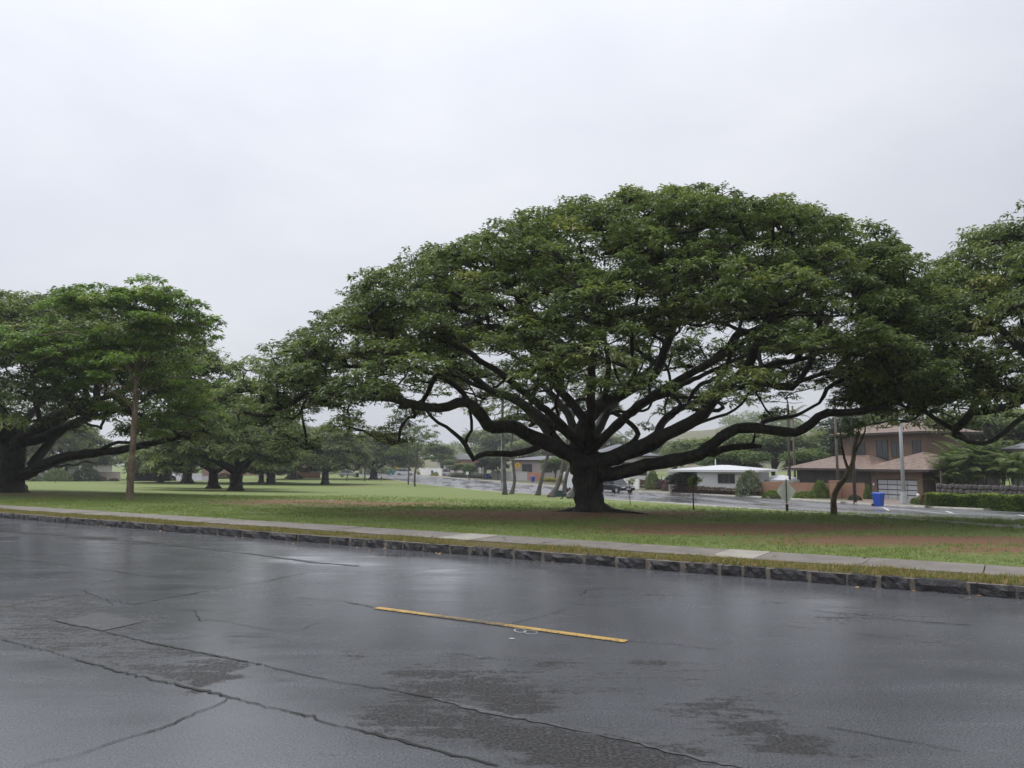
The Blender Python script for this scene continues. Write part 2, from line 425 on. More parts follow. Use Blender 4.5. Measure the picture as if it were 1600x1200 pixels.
def f_stain(X, Y, T, N_): return np.clip(sum(a * gauss(X, Y, u, v, du, dv) for u, v, du, dv, a in stains), 0, 1)
def f_pud(X, Y, T, N_): return np.clip(sum(a * gauss(X, Y, u, v, du, dv) for u, v, du, dv, a in puddles), 0, 1)


def in_poly(X, Y, pp):
    P = np.array([G0(u, v)[:2] for u, v in pp]); ins = np.zeros(X.shape, bool); j = len(P) - 1
    for i in range(len(P)):
        c_ = ((P[i, 1] > Y) != (P[j, 1] > Y)) & (X < (P[j, 0] - P[i, 0]) * (Y - P[i, 1]) / (P[j, 1] - P[i, 1] + 1e-12) + P[i, 0]); ins ^= c_; j = i
    return ins


TRENCH = ([(0, 945), (112, 931), (178, 944), (150, 957), (84, 970), (0, 962)], [(0, 964), (84, 971), (225, 1002), (319, 1022), (409, 1040), (322, 1078), (169, 1045), (75, 1019), (0, 1000)])


def f_stain2(X, Y, T, N_):
    s = f_stain(X, Y, T, N_)
    for pp in TRENCH: s = np.maximum(s, in_poly(X, Y, pp) * (.66 + .2 * gauss(X, Y, 390, 1045, 50, 14) + .2 * gauss(X, Y, 300, 1066, 60, 14) + .2 * gauss(X, Y, 150, 940, 40, 8)))
    return s


def road_z(X, Y, T, N_): return 0.012 * np.sin(T * .55 + 1.3 * N_) * np.sin(N_ * .9) * (N_ < 10.5) * 0.5 + 0.0 * X


street = grid_sheet('street', steps((-300, -34, 14), (-34, 14, 0.14), (14, 140, 14)), steps((-2.5, 1.8, 1.0), (1.8, 11.3, 0.14), (11.3, 11.44, 0.14)),
                    lambda X, Y, T, N_: 0 * X, ASPH, {'stain': f_stain2, 'puddle': f_pud})
near_bank = grid_sheet('ground_near', steps((-300, 140, 8)), np.array([-300, -80, -20, -2.48]), lambda X, Y, T, N_: 0.02 + 0 * X, LAWN,
                       {'dirt': lambda X, Y, T, N_: 0 * X, 'edge': lambda X, Y, T, N_: 0 * X})


def strip(pts, widths, z, name, m, parent=street, jit=0.0, seg=0.12, attr=None, broken=False):
    """a flat ribbon along a ground polyline, with a ragged course"""
    P = [np.array(p[:2]) for p in pts]; Q = []
    for a, b in zip(P[:-1], P[1:]):
        k = max(1, int(np.linalg.norm(b - a) / seg))
        for i in range(k): Q.append(a + (b - a) * i / k)
    Q.append(P[-1]); Q = np.array(Q)
    if jit:
        w = RNG.normal(0, 1, Q.shape); s = np.cumsum(w, 0); s -= np.linspace(0, 1, len(s))[:, None] * s[-1]
        Q = Q + jit * (w * 0.7 + s * 0.35)
    d = np.gradient(Q, axis=0); d /= np.linalg.norm(d, axis=1)[:, None] + 1e-9
    nn = np.stack([-d[:, 1], d[:, 0]], 1)
    f = np.linspace(0, 1, len(Q)); wd = np.interp(f, np.linspace(0, 1, len(widths)), widths)[:, None] / 2
    rag = (1 + (RNG.uniform(-.6, .6, (len(Q), 2)) if jit else np.zeros((len(Q), 2))))
    if broken:
        b_ = np.interp(np.arange(len(Q)), np.arange(0, len(Q) + 6, 6), np.clip(RNG.normal(.95, .5, len(np.arange(0, len(Q) + 6, 6))), .12, 2.0)); wd = wd * b_[:, None]
    L_, R_ = Q + nn * wd * rag[:, :1], Q - nn * wd * rag[:, 1:]
    zc = np.full((len(Q), 1), z)
    V = np.concatenate([np.hstack([L_, zc]), np.hstack([R_, zc])]); k = len(Q); i = np.arange(k - 1)
    F = np.stack([i + k, i + k + 1, i + 1, i], -1)
    return link(name, np_mesh(name, V, F, False, {attr[0]: np.concatenate([attr[1](f, 0), attr[1](f, 1)])} if attr else None), m, parent)


def px(*pp): return [G0(u, v) for u, v in pp]


cracks = [
    (px((0, 829), (94, 837), (225, 847), (375, 864), (452, 872)), (.05, .09, .05, .02), .010),
    (px((0, 872), (56, 879), (131, 887), (225, 900), (262, 904)), (.03, .02, .02), .012),
    (px((517, 889), (469, 897), (394, 912), (319, 925), (210, 944)), (.012, .02, .024), .012),
    (px((139, 914), (210, 900)), (.012, .016), .01),
    (px((131, 923), (160, 934), (210, 944)), (.02, .02), .02),
    (px((465, 934), (536, 940), (588, 950)), (.012, .02), .010),
    (px((978, 1002), (1050, 1007), (1120, 1015)), (.016, .010), .010),
    (px((82, 970), (225, 1002), (319, 1022), (409, 1039)), (.02, .022, .03), .006),
    (px((412, 1040), (525, 1066), (600, 1077), (676, 1091)), (.02, .016, .012), .008),
    (px((0, 1000), (75, 1019), (169, 1045), (319, 1079), (375, 1094)), (.024, .03, .03, .02), .014),
    (px((375, 1094), (487, 1121), (515, 1131), (567, 1142), (650, 1164), (777, 1197)), (.018, .02, .03, .03, .02), .010),
    (px((358, 1093), (319, 1111), (262, 1135), (206, 1152)), (.016, .02, .012), .012),
    (px((206, 1152), (112, 1184), (37, 1198)), (.006, .008), .008),
    (px((300, 955), (310, 968), (355, 970), (420, 984), (490, 992)), (.008, .012, .006), .02),
    (px((890, 950), (840, 965), (800, 975)), (.010, .014), .01),
    (px((545, 892), (600, 898), (640, 904)), (.014, .010), .012),
    (px((1260, 953), (1340, 961), (1440, 972), (1516, 977)), (.012, .016, .020), .012),
    (px((1210, 977), (1320, 988), (1420, 1000), (1500, 1010)), (.008, .010, .006), .012),
    (px((1293, 1137), (1330, 1143), (1440, 1163), (1500, 1175)), (.014, .008, .006), .012),
    (px((895, 943), (920, 946), (965, 949)), (.020, .010), .02),
    (px((910, 932), (915, 922), (950, 919), (985, 922)), (.016, .012), .02),
    (px((470, 983), (500, 972)), (.010, .008), .01), (px((0, 945), (60, 941), (115, 930)), (.018, .022), .008),
    (px((115, 930), (165, 938), (178, 946)), (.016, .010), .008),
]
for pts, wd, jt in cracks: strip(pts, tuple(.7 * w_ for w_ in wd), .0065, 'crack', MAT_CRACK, jit=jt * .9, seg=.05, broken=True)
strip(px((676, 1091), (762, 1114), (875, 1136), (987, 1161), (1100, 1188), (1160, 1200)), (.02, .04, .045, .03, .035), .0055, 'seam_and_sheen', MAT_SEAM_SHEEN, jit=.010, seg=.05, broken=True)
strip(px((380, 864), (440, 872), (500, 880), (560, 884)), (.05, .09, .06), .0052, 'seam_and_sheen', MAT_SEAM_SHEEN, jit=.012)  # bright wet streak by the kerb, its sheen put into the strip's colour


def patch(pp, z, name, m, jit=.02):
    P = np.array(px(*pp))[:, :2]; Q = []
    for a, b in zip(P, np.roll(P, -1, 0)):
        k = max(1, int(np.linalg.norm(b - a) / .1))
        Q += [a + (b - a) * i / k for i in range(k)]
    Q = np.array(Q) + RNG.normal(0, jit, (len(Q), 2))
    bm = bmesh.new(); f = bm.faces.new([bm.verts.new((q[0], q[1], z)) for q in Q])
    bmesh.ops.triangulate(bm, faces=[f]); me = bpy.data.meshes.new(name); bm.to_mesh(me); bm.free()
    for p in me.polygons:
        if p.normal.z < 0: p.flip()
    return link(name, me, m, street)


patch([(88, 971), (157, 957), (224, 972), (161, 986)], .0050, 'asphalt_patch', MAT_LPATCH, .006)


def dash(t0, t1, n0, name='centre_marking'):
    P = [np.array(tn(t, n0)) for t in np.linspace(t0, t1, 7)]
    o = strip(P, (.105, .105), .0075, name, MATS['yellow_paint'], seg=.04, attr=('wear', lambda f, s: .38 + .18 * np.exp(-((f - .45) / .16) ** 2) + (-.04 if s == 0 else .05) + RNG.normal(0, .04, len(f))))
    return o


_a, _b = G0(588, 950)[:2], G0(978, 1003)[:2]
N_C = float(NV @ ((_a + _b) / 2)); T0, T1 = float(DV @ _a), float(DV @ _b)
for k in (-3, -2, -1, 0, 1): dash(T0 + 12.2 * k, T1 + 12.2 * k, N_C)
for uu, vv, ru, rv in ((813, 986.5, 9, 3.0), (829, 989, 10.5, 2.8)):
    strip([G0(uu + ru * math.cos(a) + rv * .6 * math.sin(a), vv + rv * math.sin(a)) for a in np.linspace(.3, 2 * math.pi + .1, 22)], (.007, .013, .008), .0085, 'paint_mark', MAT_RING, seg=.5)
strip(px((796, 998.6), (804, 999)), (.018, .028, .018), .0085, 'paint_mark', MAT_WPAINT, seg=.02)

# ---- kerb of basalt blocks set in mortar
kerb = tag(bpy.data.objects.new('kerb', None), kind='structure'); COL.objects.link(kerb)
ju = [530, 560, 582, 616, 642, 674, 714, 747, 776, 815, 858, 924, 972, 1021, 1075, 1133, 1167, 1206, 1272, 1328, 1375, 1431, 1515, 1590]


def kerb_t(u):
    v = 807 + u * 125 / 1600.; return float(DV @ G0(u, v)[:2])


jt_ = [kerb_t(u) for u in ju]
t = jt_[0]; left = []
while t > -46:
    t -= RNG.uniform(.55, 1.05); left.append(t)
t = jt_[-1]; right = []
while t < 14:
    t += RNG.uniform(.6, 1.0); right.append(t)
jt_ = left[::-1] + jt_ + right


def block(t0, t1, n0, n1, z0, z1, name, m, parent, rough=.012, k=(6, 2, 3), skip_bottom=True):
    """a rough-hewn block in street coordinates"""
    bm = bmesh.new(); bmesh.ops.create_cube(bm, size=1.0)
    bmesh.ops.subdivide_edges(bm, edges=[e for e in bm.edges if abs(e.verts[0].co.x - e.verts[1].co.x) > .5], cuts=k[0] - 1, use_grid_fill=True)
    bmesh.ops.subdivide_edges(bm, edges=[e for e in bm.edges if abs(e.verts[0].co.z - e.verts[1].co.z) > .5], cuts=k[2] - 1, use_grid_fill=True)
    c = ((t0 + t1) / 2, (n0 + n1) / 2, (z0 + z1) / 2); s = (t1 - t0, n1 - n0, z1 - z0)
    for v in bm.verts:
        e = [abs(abs(q) - .5) < 1e-4 for q in v.co]
        T, N_, Z = (c[i] + v.co[i] * s[i] for i in range(3))
        if sum(e) >= 2: # worn arrises
            N_ -= np.sign(v.co.y) * rough * 1.1 * e[1]; Z -= (rough if v.co.z > 0 else 0) * e[2]; T -= np.sign(v.co.x) * rough * .8 * e[0]
        T += RNG.normal(0, rough * .5); N_ += RNG.normal(0, rough * .8); Z += RNG.normal(0, rough * .35)
        x, y = tn(T, N_); v.co = (x, y, Z)
    bmesh.ops.recalc_face_normals(bm, faces=bm.faces)
    me = bpy.data.meshes.new(name); bm.to_mesh(me); bm.free()
    return link(name, me, m, parent)


mort = MB()
for a, b in zip(jt_[:-1], jt_[1:]):
    g = RNG.choice([.006, .012, .02, .04])
    block(a + g, b - g, KERB, KERB + .2, -.06, .158 + RNG.uniform(-.008, .006), 'stone', MAT_BASALT, kerb)
xs = [tn(jt_[0], KERB + .022), tn(jt_[-1], KERB + .022), tn(jt_[-1], KERB + .19), tn(jt_[0], KERB + .19)]
mort.poly([(x, y, -.06) for x, y in xs] + [(x, y, .146) for x, y in xs], [(0, 3, 2, 1), (4, 5, 6, 7), (0, 1, 5, 4), (1, 2, 6, 5), (2, 3, 7, 6), (3, 0, 4, 7)])
mort.build('mortar', MAT_MORTAR, kerb)
for (ta, tb) in ((-300, jt_[0]), (jt_[-1], 140)):
    m_ = MB(); xs = [tn(ta, KERB), tn(tb, KERB), tn(tb, KERB + .2), tn(ta, KERB + .2)]
    m_.poly([(x, y, -.06) for x, y in xs] + [(x, y, .155) for x, y in xs], [(0, 3, 2, 1), (4, 5, 6, 7), (0, 1, 5, 4), (1, 2, 6, 5), (2, 3, 7, 6), (3, 0, 4, 7)])
    m_.build('kerb_run', MAT_BASALT, kerb)

# ---- footpath slabs
PATH0, PATH1 = 12.22, 13.36
path = tag(bpy.data.objects.new('footpath', None), kind='structure'); COL.objects.link(path)


def path_t(u, va, vb): return float(DV @ ((G0(u, va, .16) + G0(u, vb, .16)) / 2)[:2])


light = []
for ul, ur, vn, vf in ((697, 728, 838, 828), (1112, 1142, 866, 855)):
    light.append((float(DV @ G0(ul, vn, .16)[:2]) + .03, float(DV @ G0(ur + 3, vn, .16)[:2]) + .45))
js = sorted([x for p in light for x in p])
edges_ = [js[0]]
while edges_[0] > -60: edges_.insert(0, edges_[0] - RNG.choice([1.5, 1.5, 3.0]))
t = js[1]
edges_.append(t)
while t < js[2] - 2: t += 1.52; edges_.append(t)
edges_ += [js[2], js[3]]; t = js[3]
while t < 20: t += 1.52; edges_.append(t)
for a, b in zip(edges_[:-1], edges_[1:]):
    if b - a < .05: continue
    lt = any(abs(a - p[0]) < .01 for p in light)
    dz = RNG.uniform(-.004, .004)
    bm_ = MB(); xs = [tn(a + .008, PATH0), tn(b - .008, PATH0), tn(b - .008, PATH1), tn(a + .008, PATH1)]
    bm_.poly([(x, y, .05) for x, y in xs] + [(x, y, .165 + dz) for x, y in xs], [(0, 3, 2, 1), (4, 5, 6, 7), (0, 1, 5, 4), (1, 2, 6, 5), (2, 3, 7, 6), (3, 0, 4, 7)])
    o = bm_.build('slab', MAT_PATHL if lt else MAT_PATH, path)
    if lt: o['label'] = 'paler newer concrete slab in the wet footpath'

# ---- the park lawn and all land beyond, one sheet
TREE = G(922, 803)


def f_dirt(X, Y, T, N_):
    D = np.zeros_like(X)
    for u, v, du, dv, a in ((930, 802, 200, 9, 1.1), (760, 801, 200, 7, .9), (1180, 822, 260, 10, 1.0), (1430, 842, 260, 11, 1.05), (1120, 830, 200, 7, .9), (1600, 857, 160, 9, .9),
                            (480, 783, 130, 5, .95), (600, 786, 130, 5, .8), (360, 775, 60, 3, .35), (540, 760, 30, 2, .5), (600, 753, 40, 2, .4), (80, 775, 90, 3.5, .6), (10, 771, 60, 4, .7)):
        c = G(u, v); e = G(u + du, v)[:2] - c[:2]; g = G(u, v + dv)[:2] - c[:2]
        iA = np.linalg.inv(np.array([[e[0], g[0]], [e[1], g[1]]]))
        p = iA[0, 0] * (X - c[0]) + iA[0, 1] * (Y - c[1]); q = iA[1, 0] * (X - c[0]) + iA[1, 1] * (Y - c[1])
        D = np.maximum(D, a * np.exp(-(p * p) ** 1.5 - q * q))
    return D


def f_edge(X, Y, T, N_): return np.where(N_ < 12.3, .85, 0) + .55 * np.exp(-((N_ - 13.4) / .25) ** 2)


def lump(X, Y):
    return (np.sin(X * .9 + 2 * np.sin(Y * .4)) * np.sin(Y * .8 + 1.7 * np.sin(X * .33)) * .018 + np.sin(X * .21 + Y * .17) * .03)


def lawn_z(X, Y, T, N_):
    w = np.clip((N_ - 14) / 4, 0, 1) * np.clip((60 - N_) / 20, 0, 1)
    r = np.hypot(X - TREE[0], Y - TREE[1])
    z = zt(X, Y) + lump(X, Y) * w + .10 * np.exp(-(r / 2.2) ** 2)
    return np.where((N_ > PATH0) & (N_ < PATH1), .10, z)


lawn = grid_sheet('lawn', steps((-900, -100, 40), (-100, -30, 3.5), (-30, 24, 0.4), (24, 100, 4), (100, 900, 40)),
                  steps((11.5, 12.2, .345), (12.2, 12.24, .03), (12.24, 13.34, 1.0), (13.34, 13.4, .03), (13.4, 45, 0.4), (45, 110, 2.5), (110, 200, 10), (200, 1000, 50)),
                  lawn_z, LAWN, {'dirt': f_dirt, 'edge': f_edge})


def ground_z(x, y):
    T, N_ = DV[0] * x + DV[1] * y, NV[0] * x + NV[1] * y
    return lawn_z(np.asarray(x, float), np.asarray(y, float), T, N_)


# ---- real grass blades on the near turf
def grass(name, t0, t1, n0, n1, dens, h, m, label, seed, nfade=None):
    R = np.random.default_rng(seed)
    cnt = int((t1 - t0) * (n1 - n0) * dens)
    T, N_ = R.uniform(t0, t1, cnt), R.uniform(n0, n1, cnt)
    keep = np.ones(cnt, bool)
    if nfade: keep &= R.random(cnt) < np.clip(1 - (N_ - nfade) / (n1 - nfade), .12, 1)
    X, Y = tn(T, N_)
    u = 800 + FPX * X / np.maximum(Y, .1); keep &= (u > -300) & (u < 2300) & (Y > 2)
    D = f_dirt(X, Y, T, N_); keep &= R.random(cnt) > D * 1.0
    X, Y, N_, T = X[keep], Y[keep], N_[keep], T[keep]
    Z = lawn_z(X, Y, T, N_) - .005
    K = 5; n = len(X)
    clump = .45 + 1.0 * (np.sin(X * 1.7 + np.sin(Y * 2.1)) * np.sin(Y * 1.9 + 1.3 * np.sin(X * .7)) * .5 + .5)
    if n0 < PATH0:
        kk = (clump > .62) | (R.random(n) < .35); X, Y, Z, N_, T, clump = X[kk], Y[kk], Z[kk], N_[kk], T[kk], clump[kk]; n = len(X)
    B = np.stack([X, Y, Z], 1)[:, None, :] + np.concatenate([R.normal(0, .03, (n, K, 2)), np.zeros((n, K, 1))], 2)
    a = R.uniform(0, 6.283, (n, K)); lean = R.uniform(.2, 1.1, (n, K)); hh = h * clump[:, None] * R.uniform(.5, 1.15, (n, K)); w = h * .11
    side = np.stack([-np.sin(a), np.cos(a), 0 * a], 2) * w
    tip = B + np.stack([np.cos(a) * lean * hh, np.sin(a) * lean * hh, hh], 2)
    V = np.stack([B - side, B + side, tip], 2).reshape(-1, 3)
    F = np.arange(n * K * 3).reshape(-1, 3)
    ed = f_edge(X, Y, T, N_)
    tint = np.clip(np.repeat(R.uniform(.2, .72, n) + ed * R.uniform(.1, .6, n), K * 3) + np.repeat(R.uniform(-.15, .15, n * K), 3), 0, 1)
    o = link(name, np_mesh(name, V, F, False, {'tint': tint}), m)
    return tag(o, label, 'grass', kind='stuff')


G_LAWN = leaf_mat('grass_blade', (0.11, 0.15, 0.046), (0.24, 0.30, 0.09), 0.35, 0.5, (0.38, 0.35, 0.11))
G_VERGE = leaf_mat('verge_blade', (0.075, 0.095, 0.028), (0.19, 0.20, 0.055), 0.3, 0.5, (0.33, 0.22, 0.085))
grass('verge_grass', -34, 20, KERB + .12, PATH0 + .06, 330, .058, G_VERGE, 'yellowing grass strip between the stone kerb and footpath', 3)
grass('lawn_grass', -34, 20, PATH1 - .06, 24, 120, .055, G_LAWN, 'short green lawn grass beyond the footpath', 4, 16)

grass('lawn_tufts', -40, 14, 22, 44, 26, .085, G_LAWN, 'coarser tufts of lawn grass under and beyond the trees', 6, 24)

# ---- the far road round the park
def far_strip(name, pa, pb, m, dz, kind='structure', parent=None, k=6):
    A = np.array([np.append(G(*p)[:2], 0) for p in pa]); B = np.array([np.append(G(*p)[:2], 0) for p in pb])
    return ribbon(name, A, B, m, dz, kind, parent, k)


def ribbon(name, A, B, m, dz, kind='structure', parent=None, k=6):
    def dens(P, n=90):
        s = np.concatenate([[0], np.cumsum(np.linalg.norm(np.diff(P, axis=0), axis=1))]); s /= s[-1]
        f = np.linspace(0, 1, n); return np.stack([np.interp(f, s, P[:, i]) for i in (0, 1)], 1)
    a, b = dens(A), dens(B); V = []
    for j in range(k + 1):
        q = a + (b - a) * j / k; V.append(np.column_stack([q, zt(q[:, 0], q[:, 1]) + dz]))
    V = np.concatenate(V); n = len(a); I = np.arange((k + 1) * n).reshape(k + 1, n)
    F = np.stack([I[:-1, :-1], I[:-1, 1:], I[1:, 1:], I[1:, :-1]], -1).reshape(-1, 4)
    o = link(name, np_mesh(name, V, F, True), m, parent)
    if parent is None: tag(o, kind=kind)
    return o


near_px = [(1600, 826), (1400, 811), (1230, 799), (1060, 787), (890, 775), (750, 766), (675, 758), (600, 748), (560, 744)]
far_px = [(1600, 800), (1480, 795), (1373, 790), (1200, 778), (960, 767), (820, 757), (740, 750), (640, 741.5), (560, 738)]
RN = np.array([G(*p)[:2] for p in near_px]); RF = np.array([G(*p)[:2] for p in far_px])
RN = np.vstack([RN[0] + (RN[0] - RN[1]) / np.linalg.norm(RN[0] - RN[1]) * 6, RN]); RF = np.vstack([RF[0] + (RF[0] - RF[1]) / np.linalg.norm(RF[0] - RF[1]) * 25, RF])
RN = np.vstack([[RN[0] + np.array([6, -8.])], RN])
far_road = ribbon('far_road', RN, RF, MATS['wet_road'], .015)


def edge_kerb(name, P, w, h, side, m=None):
    P = np.asarray(P); d = np.gradient(P, axis=0); d /= np.linalg.norm(d, axis=1)[:, None]
    nn = np.stack([-d[:, 1], d[:, 0]], 1) * side
    def dens(Q, n=80):
        s = np.linspace(0, 1, len(Q)); f = np.linspace(0, 1, n); return np.stack([np.interp(f, s, Q[:, i]) for i in (0, 1)], 1)
    a, b = dens(P), dens(P + nn * w); za, zb = zt(a[:, 0], a[:, 1]), zt(b[:, 0], b[:, 1])
    V = np.concatenate([np.column_stack([a, za - .05]), np.column_stack([a, za + h]), np.column_stack([b, zb + h]), np.column_stack([b, zb - .05])])
    n = len(a); i = np.arange(n - 1)
    F = np.concatenate([np.stack([i + k * n, i + k * n + 1, i + (k + 1) * n + 1, i + (k + 1) * n], -1) for k in range(3)])
    return tag(link(name, np_mesh(name, V, F), m or MAT_KERB), kind='structure')


edge_kerb('far_kerb', RN, .25, .06, 1)
edge_kerb('far_kerb_opposite', RF, .18, .13, -1)
MAT_DIRTPATH = mat('far_verge', (0.20, 0.17, 0.12), 0.8, 0.3, 1.0, 0.02, 8, col2=(0.11, 0.13, 0.05))
d_ = np.gradient(RF, axis=0); d_ /= np.linalg.norm(d_, axis=1)[:, None]; nrm_ = np.stack([d_[:, 1], -d_[:, 0]], 1)
ribbon('far_footpath', RF + nrm_ * .2, RF + nrm_ * 2.4, MAT_DIRTPATH, .10, k=2)
ribbon('far_gardens', RF + nrm_ * 2.4, RF + nrm_ * 30, mat('garden_soil', (0.10, 0.085, 0.055), 0.85, 0.4, .6, 0.02, 6, col2=(0.06, 0.08, 0.03)), .09, k=4)
# parking-bay lines on the far side
for pp, w in (([(1368, 792), (1480, 803), (1600, 807)], .16), ([(1380, 793), (1389, 798)], .14), ([(1478, 799), (1490, 803)], .14), ([(1592, 805), (1612, 809)], .14)):
    P = [G(*p) for p in pp]; a = np.array([p[:2] for p in P]); d = np.gradient(a, axis=0); d /= np.linalg.norm(d, axis=1)[:, None]
    nn = np.stack([-d[:, 1], d[:, 0]], 1) * w / 2
    ribbon('bay_line', a - nn, a + nn, MAT_WPAINT, .022, parent=far_road, k=1)
# side street at the far left
ribbon('side_street', np.array([G(232, 751)[:2], G(258, 741)[:2], G(250, 734)[:2]]), np.array([G(345, 751)[:2], G(318, 741)[:2], G(262, 734)[:2]]), MATS['wet_road'], .018)
# ------------------------------------------------------------------ trees
class Skel:
    def __init__(s, cap=90000):
        s.P = np.zeros((cap, 3)); s.par = np.full(cap, -1); s.R = np.zeros(cap); s.n = 0; s.free = np.ones(cap, bool)
    def add(s, p, par, r=0.0, free=True):
        i = s.n; s.P[i] = p; s.par[i] = par; s.R[i] = r; s.free[i] = free; s.n += 1; return i
    def chain(s, pts, par, r0, r1, rng, step=.3, wig=.0, free=True):
        pts = np.asarray(pts, float)
        if len(pts) > 2: pts = catmull(pts)
        L = np.concatenate([[0], np.cumsum(np.linalg.norm(np.diff(pts, axis=0), axis=1))])
        k = max(2, int(L[-1] / step) + 1); f = np.linspace(0, L[-1], k)
        Q = np.stack([np.interp(f, L, pts[:, i]) for i in range(3)], 1)
        if wig and k > 3:
            w = rng.normal(0, 1, (k, 3)); w[0] = 0; w = np.cumsum(w, 0); w -= np.linspace(0, 1, k)[:, None] * w[-1]; Q = Q + w * wig
        for j in range(1 if par >= 0 else 0, k):
            par = s.add(Q[j], par, r0 + (r1 - r0) * j / (k - 1), free)
        return par
    def near(s, p, lift=.6, centre=None):
        d = s.P[:s.n] - p; c = np.linalg.norm(d, axis=1) + lift * np.maximum(0, d[:, 2])
        if centre is not None:
            rr = np.hypot(s.P[:s.n, 0] - centre[0], s.P[:s.n, 1] - centre[1]); rp = math.hypot(p[0] - centre[0], p[1] - centre[1])
            c = c + .5 * np.maximum(0, rr - rp)
        c[~s.free[:s.n]] += 50
        return int(np.argmin(c))
    def reach(s, p, rng, centre, step=.3, wig=.03, lift=.6):
        """grow a branch from the nearest wood to p"""
        i = s.near(p, lift, centre); a = s.P[i]; L = np.linalg.norm(p - a)
        if L < .05: return i
        pr = s.par[i]; da = (a - s.P[pr]) if pr >= 0 else np.array([0, 0, 1.]); da = da / (np.linalg.norm(da) + 1e-9)
        to = (p - a) / L
        out = np.array([p[0] - centre[0], p[1] - centre[1], 0]); out /= np.linalg.norm(out) + 1e-9
        c1_ = a + L * .4 * (.45 * da + .55 * to + np.array([0, 0, .15])); c2_ = p - L * .35 * (.5 * to + .35 * out + np.array([0, 0, .1]))
        k = max(2, int(L / step) + 1); f = np.linspace(0, 1, k + 1)[:, None]
        Q = (1 - f) ** 3 * a + 3 * (1 - f) ** 2 * f * c1_ + 3 * (1 - f) * f * f * c2_ + f ** 3 * p
        if k > 2:
            w = rng.normal(0, 1, Q.shape); w[0] = 0; w = np.cumsum(w, 0); w -= np.linspace(0, 1, k + 1)[:, None] * w[-1]; Q = Q + w * wig * min(1, L)
        par = i
        for j in range(1, k + 1): par = s.add(Q[j], par)
        return par
    def radii(s, tip=.012, e=2.35, cap=None):
        n = s.n; acc = np.zeros(n); ch = np.zeros(n, int)
        for i in range(n - 1, -1, -1):
            r = tip if acc[i] == 0 else acc[i] ** (1 / e)
            r = max(r, s.R[i])
            if s.R[i] > 0: r = max(s.R[i], min(r, s.R[i] * 1.15))
            acc[i] = 0; s.R[i] = r
            if s.par[i] >= 0: acc[s.par[i]] += r ** e
    def mesh(s, rng, name, flare=None, rmin=0.0):
        n = s.n; kids = [[] for _ in range(n)]; roots = []
        for i in range(n):
            (kids[s.par[i]].append(i) if s.par[i] >= 0 else roots.append(i))
        V = []; F4 = []; nv = 0
        st = [(r, -1) for r in roots]
        while st:
            i, p = st.pop(); seq = [] ; rad = []
            if p >= 0: seq.append(s.P[p]); rad.append(min(s.R[i] * 1.25, s.R[p] * .95))
            j = i
            while True:
                seq.append(s.P[j]); rad.append(s.R[j])
                if not kids[j]: break
                ks = sorted(kids[j], key=lambda q: -s.R[q])
                for q in ks[1:]: st.append((q, j))
                j = ks[0]
            if max(rad) < rmin or len(seq) < 2: continue
            seq = np.array(seq); rad = np.array(rad); k = 16 if rad[0] > .3 else 9 if rad[0] > .1 else 6 if rad[0] > .04 else 4 if rad[0] > .02 else 3
            if not kids[j]: rad[-1] *= .5
            T = np.gradient(seq, axis=0); T /= np.linalg.norm(T, axis=1)[:, None] + 1e-9
            up = np.array([1., 0, 0]) if abs(T[0, 0]) < .8 else np.array([0, 1., 0])
            th = np.arange(k) * 2 * math.pi / k; ct, sn = np.cos(th)[:, None], np.sin(th)[:, None]
            lob = 1 + (rng.normal(0, .05, k) if k > 6 else 0)
            for m_ in range(len(seq)):
                up = up - T[m_] * up.dot(T[m_]); up /= np.linalg.norm(up); w = np.cross(T[m_], up)
                r = rad[m_] * lob
                if k > 6: r = r * (1 + rng.normal(0, .05, k))
                if flare is not None and i in roots:
                    r = r * flare(seq[m_], th)
                V.append(seq[m_] + (up * ct + w * sn) * np.reshape(r * np.ones(k), (k, 1)))
            b = nv + np.arange((len(seq) - 1) * k).reshape(-1, k); nx = np.roll(b, -1, 1)
            F4.append(np.stack([b, nx, nx + k, b + k], -1).reshape(-1, 4)); nv += len(seq) * k
        return np_mesh(name, np.concatenate(V), np.concatenate(F4), True)


def catmull(P, m=6):
    P = np.vstack([2 * P[0] - P[1], P, 2 * P[-1] - P[-2]]); out = []
    for i in range(1, len(P) - 2):
        for f in np.arange(m) / m:
            a, b, c, d = P[i - 1:i + 3]
            out.append(.5 * ((2 * b) + (-a + c) * f + (2 * a - 5 * b + 4 * c - d) * f * f + (-a + 3 * b - 3 * c + d) * f ** 3))
    out.append(P[-2]); return np.array(out)


def leaf_mesh(name, C, rng, K=16, L=.17, wr=.4, droop=(.5, -.9), tint=None, tvar=.15):
    """sprays of drooping leaflets round each centre"""
    n = len(C)
    a = rng.uniform(0, 6.283, (n, K)); e = rng.uniform(droop[1], droop[0], (n, K)); l = L * rng.uniform(.65, 1.25, (n, K))
    d = np.stack([np.cos(a) * np.cos(e), np.sin(a) * np.cos(e), np.sin(e)], 2)
    s = np.stack([-np.sin(a), np.cos(a), np.zeros_like(a)], 2); roll = rng.uniform(-.7, .7, (n, K))[..., None]
    s = s * np.cos(roll) + np.cross(d, s) * np.sin(roll)
    B = C[:, None, :] + d * (l * rng.uniform(.05, .8, (n, K)))[..., None]
    mid = B + d * (l * .5)[..., None]; tip = B + d * l[..., None] - np.stack([0 * l, 0 * l, l * .22], 2)
    w = (l * wr * .5)[..., None]
    V = np.stack([B, mid + s * w, tip, mid - s * w], 2).reshape(-1, 3)
    F = np.arange(n * K * 4).reshape(-1, 4)
    tn_ = tint if tint is not None else rng.uniform(.2, .7, n)
    t = np.clip(np.repeat(tn_, K * 4) + np.repeat(rng.normal(0, tvar, n * K), 4), 0, 1)
    return np_mesh(name, V, F, False, {'tint': t})


